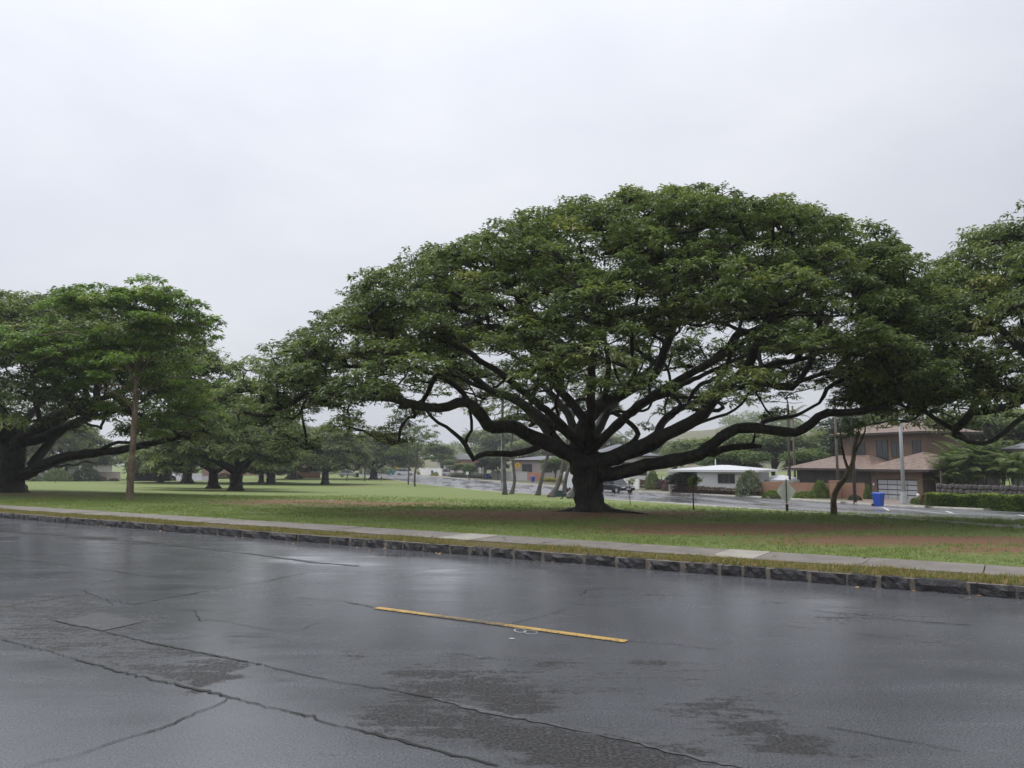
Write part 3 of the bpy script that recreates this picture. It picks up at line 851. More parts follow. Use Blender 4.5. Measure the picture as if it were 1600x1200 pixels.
def spaced(C, dmin):
    """thin a point list to a minimum spacing"""
    cell = {}; keep = []
    for i, p in enumerate(C):
        k = tuple((p / dmin).astype(int)); ok = True
        for dx in (-1, 0, 1):
            for dy in (-1, 0, 1):
                for dz in (-1, 0, 1):
                    for j in cell.get((k[0] + dx, k[1] + dy, k[2] + dz), ()):
                        if np.sum((C[j] - p) ** 2) < dmin * dmin: ok = False; break
                    if not ok: break
                if not ok: break
            if not ok: break
        if ok: keep.append(i); cell.setdefault(k, []).append(i)
    return C[keep]


def pads_to_tufts(pads, Rp, per, rng, flat=.35):
    n = len(pads); r = Rp * rng.uniform(.75, 1.3, n)[:, None]
    a = rng.uniform(0, 6.283, (n, per)); q = np.sqrt(rng.uniform(0, 1, (n, per)))
    off = np.stack([np.cos(a) * q * r, np.sin(a) * q * r, r * flat * (1 - 1.6 * q * q) + rng.normal(0, .08, (n, per)) * Rp], 2)
    C = (pads[:, None, :] + off)
    t = np.clip(rng.normal(.40, .22, (n, 1)) + rng.normal(0, .07, (n, per)) + .10 * (1 - q), 0, 1)
    return C.reshape(-1, 3), t.ravel()


def dome_pads(rng, count, centre, peak, rxl, rxr, ry, zrim, ztop, thick, dmin, pl=2.4, er=.55, gap=.46, low=.9, ry2=None, ):
    """points in the shell of an umbrella crown; returns world points"""
    out = []
    while len(out) < count * 3:
        x = rng.uniform(-1, 1); y = rng.uniform(-1, 1); rho = math.hypot(x, y)
        if rho > 1: continue
        wl = .5 - .5 * x / max(rho, 1e-6)                     # 1 = left side
        top_l = 1 - rho ** pl; top_r = max(0, 1 - rho ** 2.6) ** er
        zt_ = zrim + (ztop - zrim) * (wl * top_l + (1 - wl) * top_r)
        th = thick * (1 - .35 * rho)
        s = rng.beta(1.1, 1.9)
        z = zt_ - s * th - (low * rho ** 4) * rng.random()
        X = centre[0] + peak[0] + (x * rxl if x < 0 else x * rxr); Y = centre[1] + peak[1] + y * (ry if y < 0 else (ry2 or ry))
        g = math.sin(X * 1.1 + 1.7 * math.sin(z * 1.3)) * math.sin(Y * 1.2 + 1.1 * math.sin(X * .8)) * math.sin(z * 1.9 + Y * .5)
        if g < -gap + .25 * (1 - s): 
            if rng.random() < .75: continue
        out.append((X, Y, centre[2] + z))
    return spaced(np.array(out), dmin)[:count]


def cushions(rng, clumps, per, R, h):
    """domed cushions of foliage round each clump centre"""
    n = len(clumps); r = R * rng.uniform(.7, 1.3, (n, 1)); a = rng.uniform(0, 6.283, (n, per)); q = np.sqrt(rng.uniform(.0, 1, (n, per)))
    off = np.stack([np.cos(a) * q * r, np.sin(a) * q * r, h * (1 - 1.5 * q * q) + rng.normal(0, .07, (n, per))], 2)
    return spaced((clumps[:, None, :] + off).reshape(-1, 3), R * .34)


def finish_tree(root, S, rng, pads, mats, Rp, per, K, L, tip, centre, flare=None, rmin=0.0, twigs=3, prim=0, flat=.35, lift=.6, e=2.35, wr=.4, tshift=0.0, droop=(.5, -.9)):
    """connect all pads to the wood, then hang the leaves"""
    o = np.array([float(c) for c in root.location])
    if prim:
        idx = rng.permutation(len(pads))[:prim]
        tg = pads[idx] * .72 + np.array([centre[0], centre[1], 0]) * .28; tg[:, 2] = np.maximum(pads[idx, 2] - .55 - .12 * (pads[idx, 2] - o[2]), np.percentile(pads[:, 2], 6))
        dd = [np.min(np.linalg.norm(S.P[:S.n] - p, axis=1)) for p in tg]
        for j in np.argsort(dd): S.reach(tg[j], rng, centre, .35, .05, lift)
    dd = [np.min(np.linalg.norm(S.P[:S.n] - p, axis=1)) for p in pads]
    for j in np.argsort(dd):
        p = pads[j] - np.array([0, 0, Rp * .25]); k = S.reach(p, rng, centre, .35, .035, lift)
        for _ in range(twigs):
            a = rng.uniform(0, 6.283); q = p + np.array([math.cos(a) * Rp * .8, math.sin(a) * Rp * .8, Rp * rng.uniform(-.1, .35)])
            m_ = S.add((p + q) / 2 + rng.normal(0, .05, 3) * Rp, k); S.add(q, m_)
    S.radii(tip, e)
    P0 = S.P[:S.n].copy(); S.P[:S.n] -= o
    tr = link('trunk', S.mesh(rng, 'trunk', flare, rmin), mats[0], root)
    S.P[:S.n] = P0
    C, t = pads_to_tufts(pads, Rp, per, rng, flat)
    cr = link('crown', leaf_mesh('crown', C - o, rng, K, L, wr, droop, np.clip(t + tshift, 0, 1)), mats[1], root)
    return tr, cr


def limb(S, pts, Y0, dy, par_hint, r0, r1, rng, wig=.02, free=True):
    """limb traced in the picture; dy is how far it runs away from (+) or towards (-) the viewer"""
    k = len(pts); f = np.linspace(0, 1, k)
    W_ = np.array([at(u, v, Y0 + (dy[0] + (dy[1] - dy[0]) * q)) for (u, v), q in zip(pts, f)])
    d = np.linalg.norm(S.P[:S.n] - W_[0], axis=1); i = int(np.argmin(d)) if par_hint is None else par_hint
    return S.chain(np.vstack([S.P[i], W_]), i, r0, r1, rng, .28, wig, free)


# ---- the great rain tree in the middle
rng = np.random.default_rng(21)
TY = TREE[1]; m2 = TY / FPX
big_tree = thing('rain_tree', 'huge spreading rain tree with black trunk and wide domed crown, largest in the park', 'tree', TREE)
S = Skel()
base = S.add(TREE + np.array([.03, 0, -.25]), -1, .95, False)
b = S.chain([S.P[base], at(923, 803, TY), at(921, 790, TY), at(920, 770, TY), at(919, 750, TY), at(917, 733, TY), at(912, 722, TY)], base, .80, .50, rng, .18, 0, False)
for i in range(S.n): # trunk taper with root flare
    h = S.P[i, 2] - TREE[2]; S.R[i] = .385 + .40 * math.exp(-max(h, 0) / .24) + (.10 if h > 1.25 else 0) * min(1, (h - 1.25) / .3)
tp = b
LM = [
    ([(895, 712), (870, 700), (845, 690), (820, 678), (800, 668), (782, 668), (764, 669), (755, 657), (741, 638), (722, 627), (690, 636), (655, 634), (610, 622), (560, 622), (500, 610)], (-.2, -3.2), .34, .07),
    ([(838, 700), (806, 709), (782, 710), (751, 711), (743, 722), (732, 702), (725, 688), (711, 677), (697, 667), (682, 659), (665, 640)], (-.8, -2.0), .15, .05),
    ([(725, 688), (735, 675), (736, 657), (733, 640), (728, 615)], (-1.5, -1.8), .07, .04),
    ([(878, 700), (860, 680), (846, 660), (826, 638), (800, 620), (771, 611), (742, 590), (700, 560), (650, 530), (590, 505)], (.4, 4.2), .25, .06),
    ([(905, 700), (912, 670), (926, 648), (943, 628), (972, 615), (1010, 592), (1028, 580), (1040, 545), (1058, 500), (1075, 450), (1085, 400)], (.2, 2.5), .33, .07),
    ([(913, 655), (893, 628), (872, 606), (850, 570), (835, 530), (815, 480), (790, 430)], (.5, 1.5), .21, .06),
    ([(944, 627), (949, 600), (952, 570), (945, 530), (930, 480), (915, 420), (905, 380)], (.8, -1.5), .13, .05),
    ([(972, 612), (988, 590), (992, 570), (985, 545), (990, 500), (1000, 440)], (1, -2.5), .11, .05),
    ([(940, 716), (962, 706), (984, 696), (998, 681), (988, 666), (962, 648), (944, 645), (925, 620), (915, 585)], (1.2, 4.0), .16, .07),
    ([(936, 722), (972, 712), (1010, 697), (1040, 682), (1062, 673), (1082, 664), (1103, 647), (1120, 621), (1141, 602), (1165, 580), (1180, 545), (1200, 500), (1225, 450), (1240, 400)], (-.2, -1.0), .33, .08),
    ([(1022, 690), (1030, 668), (1045, 650), (1065, 638), (1090, 628), (1115, 610), (1130, 580), (1150, 530), (1165, 470)], (.5, 4.5), .19, .06),
    ([(1065, 636), (1050, 615), (1046, 590), (1040, 570)], (1.2, 2.5), .10, .05),
    ([(938, 742), (965, 740), (990, 735), (1040, 724), (1088, 714), (1110, 700), (1135, 681), (1165, 671), (1202, 675), (1240, 680), (1265, 667), (1290, 648), (1327, 646), (1360, 640), (1400, 625), (1440, 600)], (-.2, -2.6), .31, .09),
    ([(1108, 712), (1130, 703), (1152, 698), (1172, 696), (1190, 697)], (-.6, -1.1), .15, .11),
    ([(1176, 697), (1178, 686), (1180, 676)], (-1.1, -.9), .07, .05),
    ([(1185, 674), (1192, 657), (1215, 652), (1245, 648), (1280, 630)], (-1.2, .5), .11, .05),
    ([(1165, 580), (1210, 570), (1260, 560), (1310, 540), (1370, 520)], (-1, 2.5), .15, .05),
    ([(1130, 612), (1180, 600), (1230, 600), (1300, 580), (1380, 570)], (-.6, -5.0), .13, .05),
    ([(1078, 667), (1100, 658), (1122, 652), (1150, 640), (1168, 618), (1175, 590)], (-.4, -2.0), .07, .04),
    ([(826, 638), (840, 600), (845, 560), (850, 500)], (1.5, 5.5), .13, .05),
    ([(741, 638), (720, 610), (690, 590), (640, 570), (580, 555)], (-1.5, -4.5), .13, .05),
    ([(860, 680), (868, 668), (872, 650), (868, 632), (872, 612)], (.2, -1.2), .09, .05),
]
for pts, dy, r0, r1 in LM:
    r0, r1 = r0 * .80, r1 * .85
    limb(S, pts, TY, dy, None if pts[0][0] not in (895, 905, 936, 938, 878) else tp if pts[0][0] != 938 else None, r0, r1, rng, .012)
# limbs running towards and away from the viewer
for az, reach_, hh, r0 in ((-105, 7.0, 5.2, .17), (-62, 7.2, 5.4, .16), (-138, 7.5, 5.0, .15), (70, 6.5, 5.8, .16), (120, 7, 5.6, .17), (150, 8, 5.3, .15), (40, 7, 5.8, .15)):
    a = math.radians(az); q = [TREE + np.array([0, 0, 2.0])]
    for f in (.25, .55, .8, 1.0):
        q.append(TREE + np.array([math.cos(a) * reach_ * f + 1.2 * f, math.sin(a) * reach_ * f, 2.0 + (hh - 2.0) * f ** .75]))
    S.chain(q, tp, r0, .06, rng, .3, .025)
CC = TREE + np.array([2.6, 0, 0])
pads = cushions(rng, dome_pads(rng, 320, TREE, (2.6, 0), 13.6, 8.5, 7.5, 4.05, 10.05, 2.5, 1.12, 2.4, .5, .62, .7, ry2=8.4), 9, .98, .42)
pads = pads[(pads[:, 2] > TREE[2] + 3.5) | (pads[:, 0] < 6)]
pads = np.vstack([pads, dome_pads(rng, 330, TREE, (2.6, 0), 13.6, 8.5, 7.5, 4.2, 10.25, .7, .85, 2.4, .5, .75, .5, ry2=8.4)])
ex_ = []
for _ in range(600):   # lower tiers of foliage inside the dome, mostly on the near side
    x = rng.uniform(-10.5, 9.5); y = rng.uniform(-6.8, 3.5); rho = math.hypot((x - 2.6) / (13.0 if x < 2.6 else 8.9), y / 7.6)
    if rho > .86 or rho < .18 or math.sin(x * 1.3 + 2) * math.sin(y * 1.1) < -.15: continue
    ex_.append(TREE + np.array([x, y, rng.uniform(4.5, 6.3) + 1.3 * (1 - rho)]))
pads = np.vstack([pads, cushions(rng, spaced(np.array(ex_), 1.95), 6, .9, .3)])
for i in range(4):   # surface roots
    a = math.radians((-12, 8, 172, -75)[i]); rr = (2.2, 1.6, 1.5, .9)[i]
    q = [TREE + np.array([math.cos(a) * f * rr, math.sin(a) * f * rr, 0]) for f in (.2, .45, .75, 1.0)]
    for k, p in enumerate(q): p[2] = ground_z(p[0], p[1]) + (.04, -.03, -.07, -.12)[k]
    S.chain(q, base, .17, .07, rng, .2, .02, False)


def big_flare(p, th):
    h = max(0., p[2]); return 1 + .22 * math.exp(-h / .28) * np.cos(5 * th + .6) + .05 * np.cos(3 * th + h * 2)


finish_tree(big_tree, S, rng, pads, (BARK_RAIN, LEAF_RAIN), .52, 15, 16, .135, .012, CC, big_flare, prim=120, e=2.2, flat=.40, droop=(.4, -.6))

# ---- other rain trees
def rain_tree(name, label, loc, rng, trunk_h, trunk_r, rxl, rxr, ry, zrim, ztop, count, dmin, Rp, per, K, L, thick, peak=(0, 0), extra=(), mats=(BARK_RAIN, LEAF_RAIN), limbs=8, low=.9, group=None, tip=.02, prim=50, rmin=0.0, lean=(0, 0), twigs=2, tshift=0.0, flat=.45):
    root = thing(name, label, 'tree', loc, group=group); loc = np.array(loc, float)
    S = Skel(); b0 = S.add(loc - np.array([0, 0, .3]), -1, trunk_r * 1.7, False)
    top = loc + np.array([lean[0], lean[1], trunk_h])
    tp = S.chain([S.P[b0], loc + [0, 0, .1], loc + [lean[0] * .3, lean[1] * .3, trunk_h * .5], top], b0, trunk_r, trunk_r, rng, .2, 0, False)
    for i in range(S.n):
        h = S.P[i, 2] - loc[2]; S.R[i] = trunk_r * (1 + .75 * math.exp(-max(h, 0) / .3))
    for pts, Y0, dy, r0, r1 in extra: limb(S, pts, Y0, dy, None, r0, r1, rng)
    for k in range(limbs):
        a = 2 * math.pi * (k + rng.uniform(-.3, .3)) / limbs; q = [top]; c, s_ = math.cos(a), math.sin(a)
        rx = rxl if c < 0 else rxr; R_ = rng.uniform(.55, .8)
        for f in (.2, .5, .8, 1.0):
            q.append(loc + np.array([(peak[0] * f + c * rx * R_ * f), (peak[1] * f + s_ * ry * R_ * f), trunk_h + ((zrim + (ztop - zrim) * (.45 if k % 2 else .15)) - trunk_h) * f ** .8]) + rng.normal(0, .18, 3))
        S.chain(q, tp, trunk_r * .45, .06, rng, .4, .03)
    cc = loc + np.array([peak[0], peak[1], 0])
    pads = cushions(rng, dome_pads(rng, count // 4, loc, peak, rxl, rxr, ry, zrim, ztop - .2, thick, dmin * 1.42, low=low), 8, Rp * 1.25, Rp * .5)
    pads = np.vstack([pads, dome_pads(rng, count // 4, loc, peak, rxl, rxr, ry, zrim, ztop, .7, dmin, gap=.75, low=low * .6)])
    pads = pads[pads[:, 2] > loc[2] + zrim - .75]
    finish_tree(root, S, rng, pads, mats, Rp, per, K, L, tip, cc, lambda p, th: 1 + .18 * math.exp(-max(0., p[2]) / .3) * np.cos(4 * th + 1), prim=prim, rmin=rmin, twigs=twigs, tshift=tshift, flat=flat)
    return root


rt_loc = np.array([18.7, 23.8, 0.0]); rt_loc[2] = zt(rt_loc[0], rt_loc[1])
rain_tree('rain_tree', 'rain tree cut off by the right edge, its crown brushing the huge one', rt_loc, np.random.default_rng(31), 2.6, .48, 7.4, 8.0, 7.6, 4.2, 10.3, 700, .76, .62, 15, 15, .145, 2.7,
          extra=[([(1640, 640), (1600, 655), (1572, 676), (1545, 690), (1515, 688), (1490, 680)], rt_loc[1], (0, -2.5), .11, .05),
                 ([(1640, 600), (1590, 625), (1560, 600), (1530, 580), (1500, 560)], rt_loc[1], (0, -1.0), .15, .05)], prim=70, tshift=.05, flat=.5, low=.3)
lt_loc = G(14, 770)
rain_tree('rain_tree', 'large dark rain tree at the left edge with one long low limb', lt_loc, np.random.default_rng(32), 2.6, .62, 9.0, 11.0, 9.5, 3.7, 10.2, 700, .85, .80, 10, 13, .22, 2.9, peak=(.6, 0),
          extra=[([(40, 738), (75, 722), (110, 712), (150, 707), (190, 703), (225, 694), (262, 686), (300, 672)], lt_loc[1], (-.3, -1.5), .30, .12),
                 ([(55, 722), (72, 700), (90, 680), (120, 660), (150, 640)], lt_loc[1], (0, 2), .30, .10),
                 ([(30, 738), (45, 737), (60, 735), (75, 734), (86, 729), (98, 731), (107, 727), (118, 729), (132, 722), (150, 724)], lt_loc[1], (-.6, -2), .06, .03),
                 ([(150, 707), (175, 695), (200, 693), (235, 700)], lt_loc[1], (-.6, -3), .12, .05)], limbs=9, prim=60, low=.5)

# ---- young bright tree in front of it
yl = G(203, 782); rngy = np.random.default_rng(41)
yt = thing('young_tree', 'slender young tree with straight pale trunk and fresh green layered crown', 'tree', yl)
S = Skel(); b0 = S.add(yl - np.array([0, 0, .2]), -1, .2, False)
tp = S.chain([S.P[b0], at(203, 780, yl[1]), at(206, 720, yl[1]), at(210, 660, yl[1]), at(213, 605, yl[1])], b0, .19, .12, rngy, .25, .004, False)
for i in range(S.n): S.R[i] = .115 + .05 * math.exp(-max(0, S.P[i, 2] - yl[2]) / .35) + .03 * (1 - (S.P[i, 2] - yl[2]) / 4.6)
for pts, dy, r0 in (([(213, 600), (212, 570), (205, 530), (198, 490), (196, 460)], (0, .3), .075), ([(214, 600), (225, 575), (245, 545), (270, 510), (300, 490), (322, 500)], (0, -.6), .06),
                    ([(212, 598), (200, 575), (170, 545), (120, 520), (60, 525), (30, 530)], (0, -.8), .055), ([(209, 640), (190, 620), (150, 600), (110, 580)], (0, 1.2), .04),
                    ([(213, 620), (240, 600), (280, 590), (310, 600)], (0, 1.5), .04), ([(213, 600), (222, 565), (232, 520), (245, 475)], (0, .8), .05),
                    ([(212, 600), (195, 560), (160, 500), (110, 465)], (0, .6), .05), ([(212, 630), (200, 610), (180, 600), (165, 615)], (0, -1.6), .035),
                    ([(213, 590), (216, 560), (222, 540), (228, 530)], (0, -2.2), .045), ([(213, 590), (214, 560), (200, 540), (190, 530)], (0, 2.4), .045)):
    limb(S, pts, yl[1], dy, None, r0, .02, rngy, .012)
my = yl[1] / FPX; blobs = []
for u, v, du, dv, dy, n in ((195, 462, 75, 16, 1.3, 60), (108, 470, 28, 14, .8, 16), (245, 490, 70, 26, 1.4, 50), (305, 515, 34, 30, .9, 16), (115, 545, 80, 34, 1.6, 64), (48, 532, 40, 18, 1.0, 26),
                            (190, 545, 70, 34, 1.8, 48), (250, 575, 55, 28, 1.6, 26), (110, 590, 55, 26, 1.0, 22), (290, 620, 50, 34, 1.2, 30), (175, 630, 24, 16, .8, 8), (265, 665, 34, 20, .8, 10), (225, 520, 60, 40, 1.5, 30)):
    for _ in range(int(n * .95)):
        q = rngy.normal(0, .55, 3); blobs.append(at(u + du * q[0], v + dv * q[1], yl[1] + dy * q[2] + (1.6 if v > 560 else .3)))
finish_tree(yt, S, rngy, spaced(np.array(blobs), .34), (BARK_YOUNG, LEAF_YOUNG), .5, 11, 18, .17, .008, yl, prim=0, flat=.22, twigs=2, droop=(.45, -.55), tshift=.05)

# ---- rain trees in the middle distance: two models, copied
def place(root, loc, rz, s, label, group=None, z=None):
    o = copy_tree(root); o.location = [float(c) for c in loc]; o.rotation_euler = (0, 0, rz); o.scale = (s,) * 3 if np.isscalar(s) else s
    o['label'] = label
    if group: o['group'] = group
    elif 'group' in o: del o['group']
    return o


GRP = 'rain trees across the lawn'
l3 = G(368, 767)
modA = rain_tree('rain_tree', 'low forked rain tree with thick dark trunk, foremost of the trees across the lawn', l3, np.random.default_rng(51), 1.5, .55, 7.8, 5.8, 7.4, 3.1, 8.6, 470, .85, .85, 10, 11, .29, 2.5, limbs=9, low=.15, group=GRP, tip=.03, prim=40, mats=(BARK_RAIN, LEAF_FAR))
l6 = G(508, 757)
modB = rain_tree('rain_tree', 'compact rounded rain tree standing alone with a short straight trunk, right of the grove', l6, np.random.default_rng(52), 1.7, .5, 6.2, 6.2, 6.2, 2.9, 8.6, 400, .85, .85, 10, 11, .30, 2.4, limbs=8, low=.15, group=GRP, tip=.03, prim=36, mats=(BARK_RAIN, LEAF_FAR))
place(modB, G(333, 763.5), 2.1, (1.0, 1.0, .97), 'rain tree with a Y-shaped fork close beside the foremost one across the lawn', GRP)
place(modA, G(423, 756), 1.2, (1.08, 1.08, 1.12), 'rain tree with straight trunk behind the foremost forked one', GRP)
place(modB, G(408, 754), 3.4, .75, 'small low-forked rain tree glimpsed between the trunks of the grove', GRP)
place(modA, G(566, 751) + np.array([0, 12, 0]), 4.2, (1.2, 1.2, 1.08), 'hazy broad rain tree beside the far road behind the compact one', GRP)
place(modB, G(250, 753.5), 5.0, .78, 'small rain tree with twin trunks beside the side street', GRP)
place(modA, G(440, 750) + np.array([0, 8, 0]), 2.9, (1.15, 1.15, 1.3), 'tall hazy rain tree crown rising behind the grove', GRP)
place(modA, G(290, 757) + np.array([-4, 10, 0]), .6, (1.15, 1.15, 1.35), 'rain tree behind the long limb of the left edge tree', GRP)
place(modB, G(120, 752) + np.array([-8, 8, 0]), 1.6, 1.3, 'rain tree deep behind the trunk at the left edge', GRP)
# ------------------------------------------------------------------ planting: bushes, hedges, palms, slender trees
def cloud_mesh(name, rng, n, L, shell=.75, flat_base=True, lumps=9, K=1):
    """unit bush of leaves: radius 1, height about 1, uneven outline"""
    d = rng.normal(0, 1, (n, 3)); d /= np.linalg.norm(d, axis=1)[:, None]
    if flat_base: d[:, 2] = np.abs(d[:, 2]) * 1.0 - .12
    c = rng.normal(0, 1, (lumps, 3)); c /= np.linalg.norm(c, axis=1)[:, None]; c[:, 2] = np.abs(c[:, 2])
    w = np.max(d @ c.T, axis=1); r = (shell + (1 - shell) * rng.random(n) ** .6) * (.72 + .34 * np.clip(w, 0, 1) ** 3)
    C = d * r[:, None]
    a = rng.uniform(0, 6.283, n); e = rng.uniform(-.7, .8, n); dd = np.stack([np.cos(a) * np.cos(e), np.sin(a) * np.cos(e), np.sin(e)], 1) + d * .5
    dd /= np.linalg.norm(dd, axis=1)[:, None]; s = np.cross(dd, rng.normal(0, 1, (n, 3))); s /= np.linalg.norm(s, axis=1)[:, None]
    l = L * rng.uniform(.6, 1.3, n)[:, None]
    V = np.stack([C, C + dd * l * .5 + s * l * .28, C + dd * l, C + dd * l * .5 - s * l * .28], 1).reshape(-1, 3)
    t = np.clip(rng.normal(.4, .2, n) + .25 * (np.clip(w, 0, 1) ** 3 - .4), 0, 1)
    return np_mesh(name, V, np.arange(n * 4).reshape(-1, 4), False, {'tint': np.repeat(t, 4)})


_bm = {}
rb = np.random.default_rng(77)


def bush(u, v, wpx, hpx, leaf, label, cat='bush', name='bush', dY=0.0, group=None, depth=None, n=1500):
    p = G(u, v); p = np.array([p[0] * (p[1] + dY) / p[1], p[1] + dY, 0.]); p[2] = zt(p[0], p[1]) + .05
    s = p[1] / FPX; key = (leaf.name, n, random.randrange(2))
    if key not in _bm:
        _bm[key] = cloud_mesh('bush_leaves', rb, n, .17 if n < 2000 else .13); _bm[key].materials.append(leaf)
    root = thing(name, label, cat, p, random.uniform(0, 6), group)
    o = link('foliage', _bm[key], None, root); o.scale = (wpx * s / 2, (depth or wpx * s / 2), hpx * s * 1.02)
    return root


def hedge(name, pts, w, h, leaf, label, n, L=.11, cat='hedge', lumpy=.06, dz=0.0):
    """clipped hedge along a ground line: leaves over a box, dense at its faces"""
    P = np.array([p[:2] for p in pts]); a0 = P[0]
    seg = np.linalg.norm(np.diff(P, axis=0), axis=1); cum = np.concatenate([[0], np.cumsum(seg)])
    s = rb.uniform(0, cum[-1], n); x = np.interp(s, cum, P[:, 0]); y = np.interp(s, cum, P[:, 1])
    d = (P[-1] - P[0]) / np.linalg.norm(P[-1] - P[0]); nn = np.array([-d[1], d[0]])
    if nn @ P[0] > 0: nn = -nn                       # towards the viewer
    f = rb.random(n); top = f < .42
    off = np.where(top, rb.uniform(-w / 2, w / 2, n), w / 2 - rb.exponential(.05, n)); zz_ = np.where(top, h - rb.exponential(.05, n), rb.uniform(0, h, n))
    bumpz = lumpy * (np.sin(s * 2.1) + np.sin(s * 4.7 + 1) + np.sin(s * 1.1 + 3))
    off = off + bumpz * .7 * (off > 0); zz_ = zz_ * (1 + bumpz / h * .6)
    C = np.stack([x + nn[0] * off, y + nn[1] * off, zt(x, y) + zz_ + dz], 1)
    o0 = np.array([P[0][0], P[0][1], float(zt(*P[0]))])
    root = thing(name, label, cat, o0)
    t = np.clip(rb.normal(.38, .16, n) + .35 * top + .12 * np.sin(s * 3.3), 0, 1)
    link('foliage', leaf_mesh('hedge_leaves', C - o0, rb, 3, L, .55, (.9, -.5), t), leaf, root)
    core = MB()
    for a_, b_ in zip(P[:-1], P[1:]):
      q = [a_ + nn * (w / 2 - .3), b_ + nn * (w / 2 - .3), b_ - nn * w / 2, a_ - nn * w / 2]
      zb = [float(zt(*p)) - o0[2] + dz for p in q]
      core.poly([(p[0] - o0[0], p[1] - o0[1], z) for p, z in zip(q, zb)] + [(p[0] - o0[0], p[1] - o0[1], z + h - .25) for p, z in zip(q, zb)],
              [(0, 3, 2, 1), (4, 5, 6, 7), (0, 1, 5, 4), (1, 2, 6, 5), (2, 3, 7, 6), (3, 0, 4, 7)])
    core.build('stems', MAT_STEM, root)
    return root


MAT_STEM = mat('hedge_stems', (0.035, 0.032, 0.02), 0.9, 0.4, 8)


def tree_model(name, rng, leaf, bark, n=4200, L=.42, spread=1.0, clumps=11, trunk=.32):
    """a garden tree 1 unit wide and about 1 high, as trunk and crown meshes"""
    m = MB(); C = []; cs = []
    for i in range(clumps):
        a = rng.uniform(0, 6.283); r = .30 * math.sqrt(rng.random()) * spread; z = rng.uniform(.48, .84) - .3 * r * r
        cs.append((math.cos(a) * r, math.sin(a) * r, z, rng.uniform(.13, .22)))
    cs.append((0, 0, .82, .2))
    m.tube([(0, 0, -.03), (0, 0, .05), (.01, .0, trunk * .6), (0, .01, trunk)], [.034, .026, .022, .02], 7)
    for x, y, z, r in cs[:9]: m.tube([(0, .0, trunk * .9), (x * .45, y * .45, trunk + (z - trunk) * .6), (x, y, z)], [.016, .011, .005], 5)
    k = n // len(cs); V = []; T = []
    for x, y, z, r in cs:
        d = rng.normal(0, 1, (k, 3)); d /= np.linalg.norm(d, axis=1)[:, None]; d[:, 2] = np.where(d[:, 2] < -.3, -d[:, 2] * .4, d[:, 2])
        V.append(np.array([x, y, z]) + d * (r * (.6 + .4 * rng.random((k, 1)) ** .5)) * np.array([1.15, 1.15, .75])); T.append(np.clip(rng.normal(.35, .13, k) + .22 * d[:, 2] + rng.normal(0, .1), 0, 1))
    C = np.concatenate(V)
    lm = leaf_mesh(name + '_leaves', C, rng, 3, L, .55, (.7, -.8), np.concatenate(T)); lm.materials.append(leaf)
    tm = m.build('trunk', bark); tme = tm.data; bpy.data.objects.remove(tm)
    return tme, lm


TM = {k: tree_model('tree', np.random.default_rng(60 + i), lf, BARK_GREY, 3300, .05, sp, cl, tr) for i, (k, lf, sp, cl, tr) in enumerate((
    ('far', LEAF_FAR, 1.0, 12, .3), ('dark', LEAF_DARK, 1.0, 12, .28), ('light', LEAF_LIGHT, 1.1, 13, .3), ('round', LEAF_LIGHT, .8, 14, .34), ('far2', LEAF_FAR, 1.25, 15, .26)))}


def gtree(kind, u, v, wpx, hpx, label, Y=None, name='garden_tree', group=None, rz=None, zoff=None, cat='tree'):
    if Y is None: p = G(u, v)
    else: p = at(u, v, Y); p[2] = zt(p[0], p[1]) if zoff is None else zoff
    s = p[1] / FPX; root = thing(name, label, cat, p, random.uniform(0, 6.28) if rz is None else rz, group)
    a, b = TM[kind]
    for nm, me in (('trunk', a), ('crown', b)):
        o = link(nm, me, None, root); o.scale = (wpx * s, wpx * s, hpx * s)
    return root


def frond_mesh(name, rng, L, arch, leafl, pairs=20, drop=.5):
    m = MB(); k = 9; R_ = []
    for i in range(k + 1):
        f = i / k; R_.append(Vector((L * f * (1 - .12 * arch * f), 0, L * arch * (f - 1.25 * f * f))))
    m.tube(R_, [.03 * (1 - .8 * i / k) for i in range(k + 1)], 3, False)
    V = [tuple(v) for v in m.v]; F = [f for f in m.f]; nt = len(V); T = [.5] * nt
    for j in range(pairs):
        f = .16 + .82 * j / pairs; i = min(k - 1, int(f * k)); p = R_[i].lerp(R_[i + 1], f * k - i); t = (R_[i + 1] - R_[i]).normalized()
        for sd in (-1, 1):
            l = leafl * (1 - .55 * abs(f - .45)) * rng.uniform(.85, 1.1); dr = Vector((.55 * t.x, sd * .8, t.z * .5 - drop * rng.uniform(.6, 1.2))).normalized()
            w = t * (.022 + leafl * .022); b = len(V)
            V += [tuple(p - w), tuple(p + dr * l * .55 + Vector((0, 0, .05 * l)) + w * .6), tuple(p + dr * l + Vector((0, 0, -.12 * l))), tuple(p + w)]
            F.append((b, b + 1, b + 2, b + 3)); T += [float(rng.uniform(.2, .8))] * 4
    me = bpy.data.meshes.new(name); me.from_pydata(V, [], F); me.update()
    a = me.attributes.new('tint', 'FLOAT', 'POINT'); a.data.foreach_set('value', np.array(T, np.float32))
    return me


LEAF_PALM = leaf_mat('leaf_palm', (0.05, 0.08, 0.03), (0.16, 0.19, 0.07), 0.3, 0.45, (0.24, 0.21, 0.08))
LEAF_ARECA = leaf_mat('leaf_areca', (0.05, 0.085, 0.02), (0.16, 0.22, 0.05), 0.32, 0.4, (0.27, 0.27, 0.07))
rp = np.random.default_rng(9)
FR = [frond_mesh('frond', rp, 3.2, .35, .75), frond_mesh('frond', rp, 3.0, .15, .7), frond_mesh('frond', rp, 3.0, .6, .7)]
for f in FR: f.materials.append(LEAF_PALM)
FA = [frond_mesh('frond', rp, 2.4, .9, .55, 22, .25), frond_mesh('frond', rp, 2.2, .55, .5, 22, .35)]
for f in FA: f.materials.append(LEAF_ARECA)


